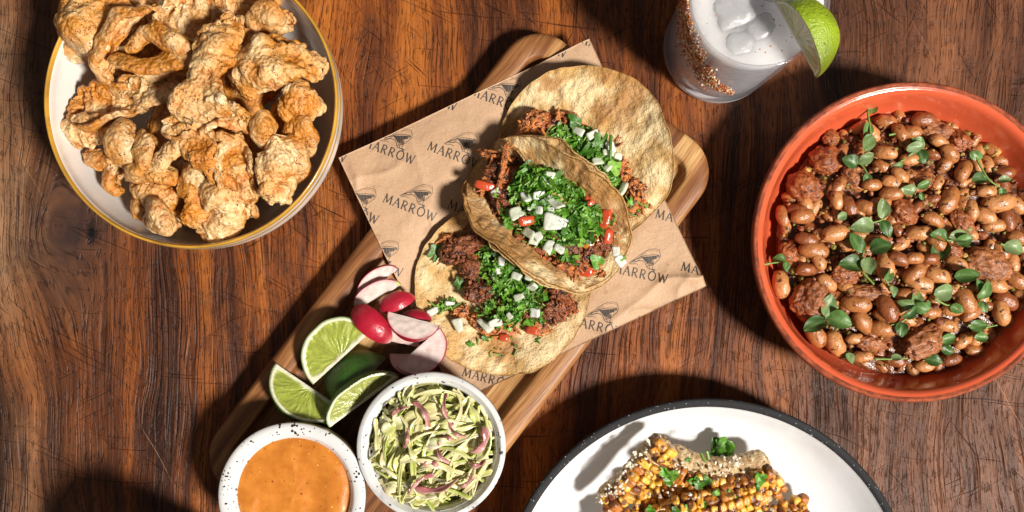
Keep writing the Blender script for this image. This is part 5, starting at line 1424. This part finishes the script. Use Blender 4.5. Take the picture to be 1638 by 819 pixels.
def sauce():
    n = NT('orange_pepper_sauce')
    c = n.ramp(n.noise(120, 4, .6), [(0.3, (0.47, 0.145, 0.016)), (0.7, (0.62, 0.225, 0.034))])
    v = n.n('ShaderNodeTexVoronoi', Vector=n.pos, Scale=330.0)
    c = n.mix(n.ramp(n.math('ADD', v.outputs['Distance'], n.math('MULTIPLY', n.noise(260, 2, off=(5, 2, 1)), .9)), [(0.48, 1.0), (0.55, 0.0)]), c, (.22, .045, .008))
    c = n.mix(n.ramp(n.math('ADD', v.outputs['Distance'], n.math('MULTIPLY', n.noise(200, 2, off=(9, 7, 1)), 1.0)), [(0.46, 1.0), (0.53, 0.0)]), c, (.85, .50, .12))
    m = n.fin(c, .30, n.bump(n.noise(150, 4, .6), .0006, .6), sss=.15, ssr=(1, .4, .1), coat=.2, coat_r=.2)
    ccx, ccy, _ = P(471, 790, .046)
    rr = r1 - .0083
    prof = smooth_prof([(rr + .0005, .0435), (rr, .0462), (rr - .003, .0455), (rr * .6, .0458), (0.0, .046)], 10)
    g = lathe(prof, 160, c1[0], c1[1], .010, 3)
    q = g.V.copy(); q[:, 2] = 0
    d = np.hypot(g.V[:, 0] - c1[0], g.V[:, 1] - c1[1]) / rr
    g.V[:, 2] += (.0022 * fbm(q, 42, 6, 2) + .0020 * (.5 - np.abs(fbm(q * np.array([1, .45, 1]), 60, 9, 2)))) * (1 - sstep(.8, 1, d))
    single('orange_sauce', g, m, (c1[0], c1[1], .044), 'smooth orange pepper sauce filling the speckled ramekin', 'sauce')
sauce()
def slaw():
    m = foodmat('shredded_cabbage', None, .18, 260, .28, ((330, .0005),), translucent=.28, coat=.5)
    t = thing('cabbage_slaw', 'green and white shredded cabbage slaw with pink pickled onion', 'slaw', (c2[0], c2[1], .04))
    rr = r2 - .006
    # bed
    prof = smooth_prof([(rr * .99, .036), (rr * .9, .040), (rr * .5, .046), (0.0, .048)], 8)
    bed = lathe(prof, 90, c2[0], c2[1]); bed.V[:, 2] += .0025 * fbm(bed.V, 160, 3, 3)
    bed.C = lerp((.20, .22, .05), (.52, .50, .20), np.clip(.5 + 1.2 * fbm(bed.V, 220, 8, 3), 0, 1))
    part('slaw_bed', bed, m, t)
    def ribbon(cx, cy, z, L, W, a, bend, col0, col1, arch, twist, seed):
        n, w = 22, 5
        s = np.linspace(-.5, .5, n)
        ang = a + bend * s
        dx = np.cos(ang); dy = np.sin(ang)
        X = np.cumsum(dx) * L / n; Y = np.cumsum(dy) * L / n
        X -= X.mean(); Y -= Y.mean()
        q_ = np.hypot(cx + X - c2[0], cy + Y - c2[1]) / (rr * .97); k_ = np.where(q_ > 1, 1 / np.maximum(q_, 1), 1)
        X = (cx + X - c2[0]) * k_ + c2[0] - cx; Y = (cy + Y - c2[1]) * k_ + c2[1] - cy
        Zs = arch * (1 - 4 * s * s) + .0012 * np.sin(s * 9 + seed)
        C0 = np.stack([cx + X, cy + Y, z + Zs], -1)
        T = np.gradient(C0, axis=0); T /= np.linalg.norm(T, axis=1, keepdims=True)
        A = np.cross(T, (0, 0, 1.)); A /= np.linalg.norm(A, axis=1, keepdims=True); B = np.cross(A, T)
        tw = twist * s + rnd.uniform(-.6, .6)
        v = np.linspace(-1, 1, w)
        wid = W / 2 * (1 - .35 * np.abs(2 * s) ** 10) * (1 + .25 * np.sin(s * 13 + seed))
        off = v[None, :] * wid[:, None]
        cup = (v[None, :] ** 2) * wid[:, None] * .35
        D = A * np.cos(tw)[:, None] + B * np.sin(tw)[:, None]; E = -A * np.sin(tw)[:, None] + B * np.cos(tw)[:, None]
        V = C0[:, None] + off[..., None] * D[:, None] + cup[..., None] * E[:, None]
        N = gnormals(V)
        th = .0007
        top, bot = V + N * th / 2, V - N * th / 2
        full = np.concatenate([top, bot[:, ::-1]], 1)
        f = np.clip(.5 + .5 * np.concatenate([v, v[::-1]])[None, :] + .35 * np.sin(s * 5 + seed)[:, None], 0, 1)
        g = grid(full, False, True, lerp(col0, col1, f))
        return g
    K = 270
    for i in range(K):
        q = math.sqrt(rnd.random()) * .90; th = rnd.uniform(0, 2 * PI)
        # green to the left and top, white in the middle right as in the bowl
        x = c2[0] + q * rr * math.cos(th); y = c2[1] + q * rr * math.sin(th)
        zb = .041 + .0085 * (1 - q * q) + (i / K) * .009
        wide_ = rnd.random() < .28
        L = rnd.uniform(.018, .058); W = rnd.uniform(.0013, .0034) * (2.5 if wide_ else 1); L *= .55 if wide_ else 1
        if q > .62:
            a = th + PI / 2 + rnd.gauss(0, .5); L *= .8
        elif x < c2[0] - .008: a = rnd.gauss(-1.35, .35)
        else: a = rnd.gauss(.15, .55)
        gcol = rnd.choice([(.54, .60, .12), (.66, .68, .22), (.42, .52, .07), (.76, .74, .32), (.80, .76, .42)])
        wcol = rnd.choice([(.86, .82, .52), (.82, .78, .42), (.88, .84, .62), (.76, .75, .32), (.82, .72, .44)])
        part('cabbage_shred', ribbon(x, y, zb, L, W, a, rnd.gauss(0, 1.5), gcol, wcol, rnd.uniform(-.001, .004), rnd.gauss(0, 1.2), i), m, t)
    for i, (px, py, L, W, a) in enumerate([(706,722,28,9,-70),(678,660,30,12,-60),(715,655,34,8,-80),(672,770,34,8,40),(770,705,34,14,60),(690,740,18,8,0),(700,778,44,12,10),(730,690,22,6,-40),(652,700,20,7,80),
                                           (745,770,20,7,30),(765,740,18,9,10),(640,655,18,7,30),(716,700,14,8,0)]):
        x, y, z = P(px, py, .056)
        part('pickled_onion', ribbon(x, y, .0585, S(L * 1.7, .056), S(W * .75, .056), R(a), rnd.choice([-1, 1]) * rnd.uniform(.8, 2.2), (.46, .13, .15), (.70, .42, .36), .003, 1.2, i), m, t)
slaw()

# ------------------------------------------------------------------ glass of drink
GH = .105; GB = P(1148, 79, 0); GBr = S(88, 0); GTr = S(114, GH)
def tumbler(label, cx, cy, with_group):
    n = NT('clear_glass')
    def clear(name, tint, pale_mix):
        n = NT(name)
        tr = n.n('ShaderNodeBsdfTransparent', Color=(*tint, 1)); gl = n.n('ShaderNodeBsdfGlossy', Color=(1, 1, 1, 1), Roughness=.03)
        lw = n.n('ShaderNodeLayerWeight', Blend=.5).outputs['Facing']
        fr = n.math('MULTIPLY_ADD', n.math('POWER', lw, 4.0), 0.45, .04)
        df = n.n('ShaderNodeBsdfDiffuse', Color=(.74, .74, .78, 1))
        m0 = n.n('ShaderNodeMixShader', _0=pale_mix); n.t.links.new(tr.outputs[0], m0.inputs[1]); n.t.links.new(df.outputs[0], m0.inputs[2])
        m1 = n.n('ShaderNodeMixShader', _0=fr); n.t.links.new(m0.outputs[0], m1.inputs[1]); n.t.links.new(gl.outputs[0], m1.inputs[2])
        n.t.links.new(m1.outputs[0], n.out.inputs[0])
        return n.m
    gm = clear('clear_glass', (.98, .98, .99), .10)
    gbm = clear('thick_glass_base', (.85, .86, .88), .72)  # whitish diffuse stands in for the drink reflected in the base
    n = NT('cloudy_margarita')
    c = n.ramp(n.noise(60, 3), [(0.3, (.74, .74, .78)), (.7, (.84, .84, .87))])
    lm = n.fin(c, .12, n.bump(n.noise(260, 4, .6), .0011, .8), sss=1.0, ssr=(1, 1, 1), sss_s=.045, coat=.4)
    n = NT('melting_ice')
    im = n.fin((.86, .87, .90), .08, n.bump(n.noise(330, 4, .65), .0010, .8), trans=.60, ior=1.31, sss=.6, ssr=(1, 1, 1), sss_s=.02, coat=.6)
    t = thing('rocks_glass', label, 'glass', (cx, cy, 0))
    w = .0021
    rb, rt = GBr, GTr
    def rad(z): return rb + (rt - rb) * (z / GH) ** .9
    zs = np.linspace(.0035, GH - .0006, 14)
    outer = [(rad(.0095), .0095)] + [(rad(z), z) for z in zs if z > .0096]
    lip = [(rt - .0004, GH), (rt - w * .5, GH + .0004), (rt - w + .0003, GH)]
    inner = [(rad(z) - w, z) for z in zs[::-1] if z > .012] + [(rad(.0112) - .0045, .0100), (rb * .5, .0093), (0.0, .0092)]
    basep = [(0.0, .0008), (rb * .86, .0006), (rb * .955, .0003), (rb * .99, .0016), (rad(.004), .004), (rad(.0094), .0094)]
    part('glass_base', lathe(np.array(basep), 128, cx, cy), gbm, t)
    g = lathe(np.array(outer + lip + inner), 128, cx, cy)
    part('glass_body', g, gm, t)
    zf = GH - .0050
    liq = [(0.0, .0094), (rb * .5, .0096), (rad(.0112) - .0048, .0104)] + [(rad(z) - w - .00012, z) for z in np.linspace(.013, zf, 10)] + [(rad(zf) - w - .0012, zf - .0004), (rad(zf) * .5, zf), (0.0, zf)]
    single('cloudy_drink', lathe(np.array(liq), 96, cx, cy), lm, (cx, cy, .0094), 'cloudy white iced drink filling the ' + ('salted glass' if with_group else 'added unseen glass'), 'drink')
    return t, im, rad, zf
tg, M_ICE, grad, gzf = tumbler('short clear glass with chilli salt down one side and a lime wedge on its rim', GB[0], GB[1], True)
for i, (dx, dy, s, a, lab) in enumerate([(-.014, -.006, .024, 20, 'ice cube floating beneath the chilli salted side of the glass'), (.002, -.016, .018, 50, 'ice cube floating near the lime wedge in the glass'),
                                         (.006, .013, .028, 75, 'ice cube floating at the far side of the glass'), (-.010, -.026, .017, 10, 'smallest ice piece floating against the near wall of the glass')]):
    g = ico(4); q = np.abs(g.V) ** 4; g.V = g.V / (q.sum(1) ** .25)[:, None]
    g.V *= (1 + .22 * fbm(g.V, 1.4, i * 4) + .05 * fbm(g.V, 5, i * 4 + 2))[:, None]
    g.V *= s / 2 * np.array([1, .85, .5])
    g.tf(ME((GB[0] + dx, GB[1] + dy, gzf - .0030), (rnd.uniform(-.15, .15), rnd.uniform(-.15, .15), R(a))))
    single('ice_cube', g, M_ICE, (GB[0] + dx, GB[1] + dy, gzf - .006), lab, 'ice cube', 'ice cubes in the glass')
g2 = P(335, 927, 0)
tumbler('plain glass of the same drink added out of view in front of the board for its shadow', g2[0], g2[1], False)  # unseen glass, added to cast the shadow at the lower left
def chilli_salt():
    n = NT('chilli_salt_grain')
    m = n.fin(n.attr(), .45, coat=.3)
    gs = []
    b = ico(1)
    for i in range(2500):
        # azimuth in degrees (0 = +x), band sinks as it turns round the glass
        f = rnd.random() ** .85
        az = 150 + f * 122
        zc = np.interp(az, [150, 185, 215, 240, 258, 272], [.096, .090, .078, .062, .048, .038])
        hw = np.interp(az, [150, 215, 250, 272], [.024, .020, .010, .004])
        z = zc + rnd.gauss(0, hw * .55)
        z = min(max(z, .02), GH - .001)
        if az > 245 and rnd.random() < .55: continue
        r_ = grad(z) + .0004
        x, y = GB[0] + r_ * math.cos(R(az)), GB[1] + r_ * math.sin(R(az))
        s = rnd.uniform(.00030, .00095)
        g = b.copy(); g.V *= (1 + .4 * noise(g.V, 1.8, i))[:, None]
        g.tf(ME((x, y, z), (rnd.uniform(0, 6), rnd.uniform(0, 6), 0), (s, s * .8, s)))
        gs.append(g.col(np.array(rnd.choice([(.50, .14, .03), (.32, .05, .015), (.62, .27, .07), (.70, .50, .30), (.16, .03, .012), (.55, .18, .04), (.75, .62, .50)]))))
    for i in range(60):
        a = rnd.uniform(0, 6.28); q = math.sqrt(rnd.random()) * GTr * .9
        g = b.copy(); s = rnd.uniform(.0003, .0007); g.tf(ME((GB[0] + q * math.cos(a), GB[1] + q * math.sin(a), gzf + .0005), (0, 0, a), (s, s, s * .6)))
        gs.append(g.col(np.array((.55, .20, .06))))
    single('chilli_salt', merge(gs), m, (GB[0], GB[1], .06), 'red and orange chilli salt grains crusted on the outside of the glass', 'chilli salt', kind='stuff')
chilli_salt()
wedge('lime', 'lime_wedge', 'bright green lime wedge hooked on the rim of the glass', 'lime wedge', None, (1240, 4), (1306, 125), GH + .003, 64, 22, 92, (.27, .38, .015), (.55, .56, .30), seed=51)

# loose greens on the corn
gs = [herb_piece(P(x, y, z), S(s, z) * .55, .5) for x, y, z, s in
      [(1150,716,.022,34),(1158,712,.024,30),(1165,722,.022,30),(1145,725,.022,20),(1062,755,.047,22),(1075,760,.042,24),(1110,770,.040,22),(1118,775,.041,20),(1130,768,.040,20),(1070,770,.040,18),(1100,735,.042,12),(1145,788,.044,16),
       (1215,765,.040,22),(1212,778,.040,14),(1180,795,.043,14),(1165,790,.043,14),(1190,808,.042,14),(1100,812,.043,12),(1125,808,.043,14),(1040,815,.041,16),(1080,816,.042,16)] for _ in (0, 1)]
gs += [stem_piece(P(x, y, .041), .006, .001) for x, y in [(1125, 732), (1132, 728), (1140, 800), (1108, 806), (1168, 785)]]
single('cilantro_sprinkle', merge(gs), M_HERB, tuple(P(1120, 770, .03)), 'chopped cilantro sprinkled on the corn ribs', 'cilantro', kind='stuff')
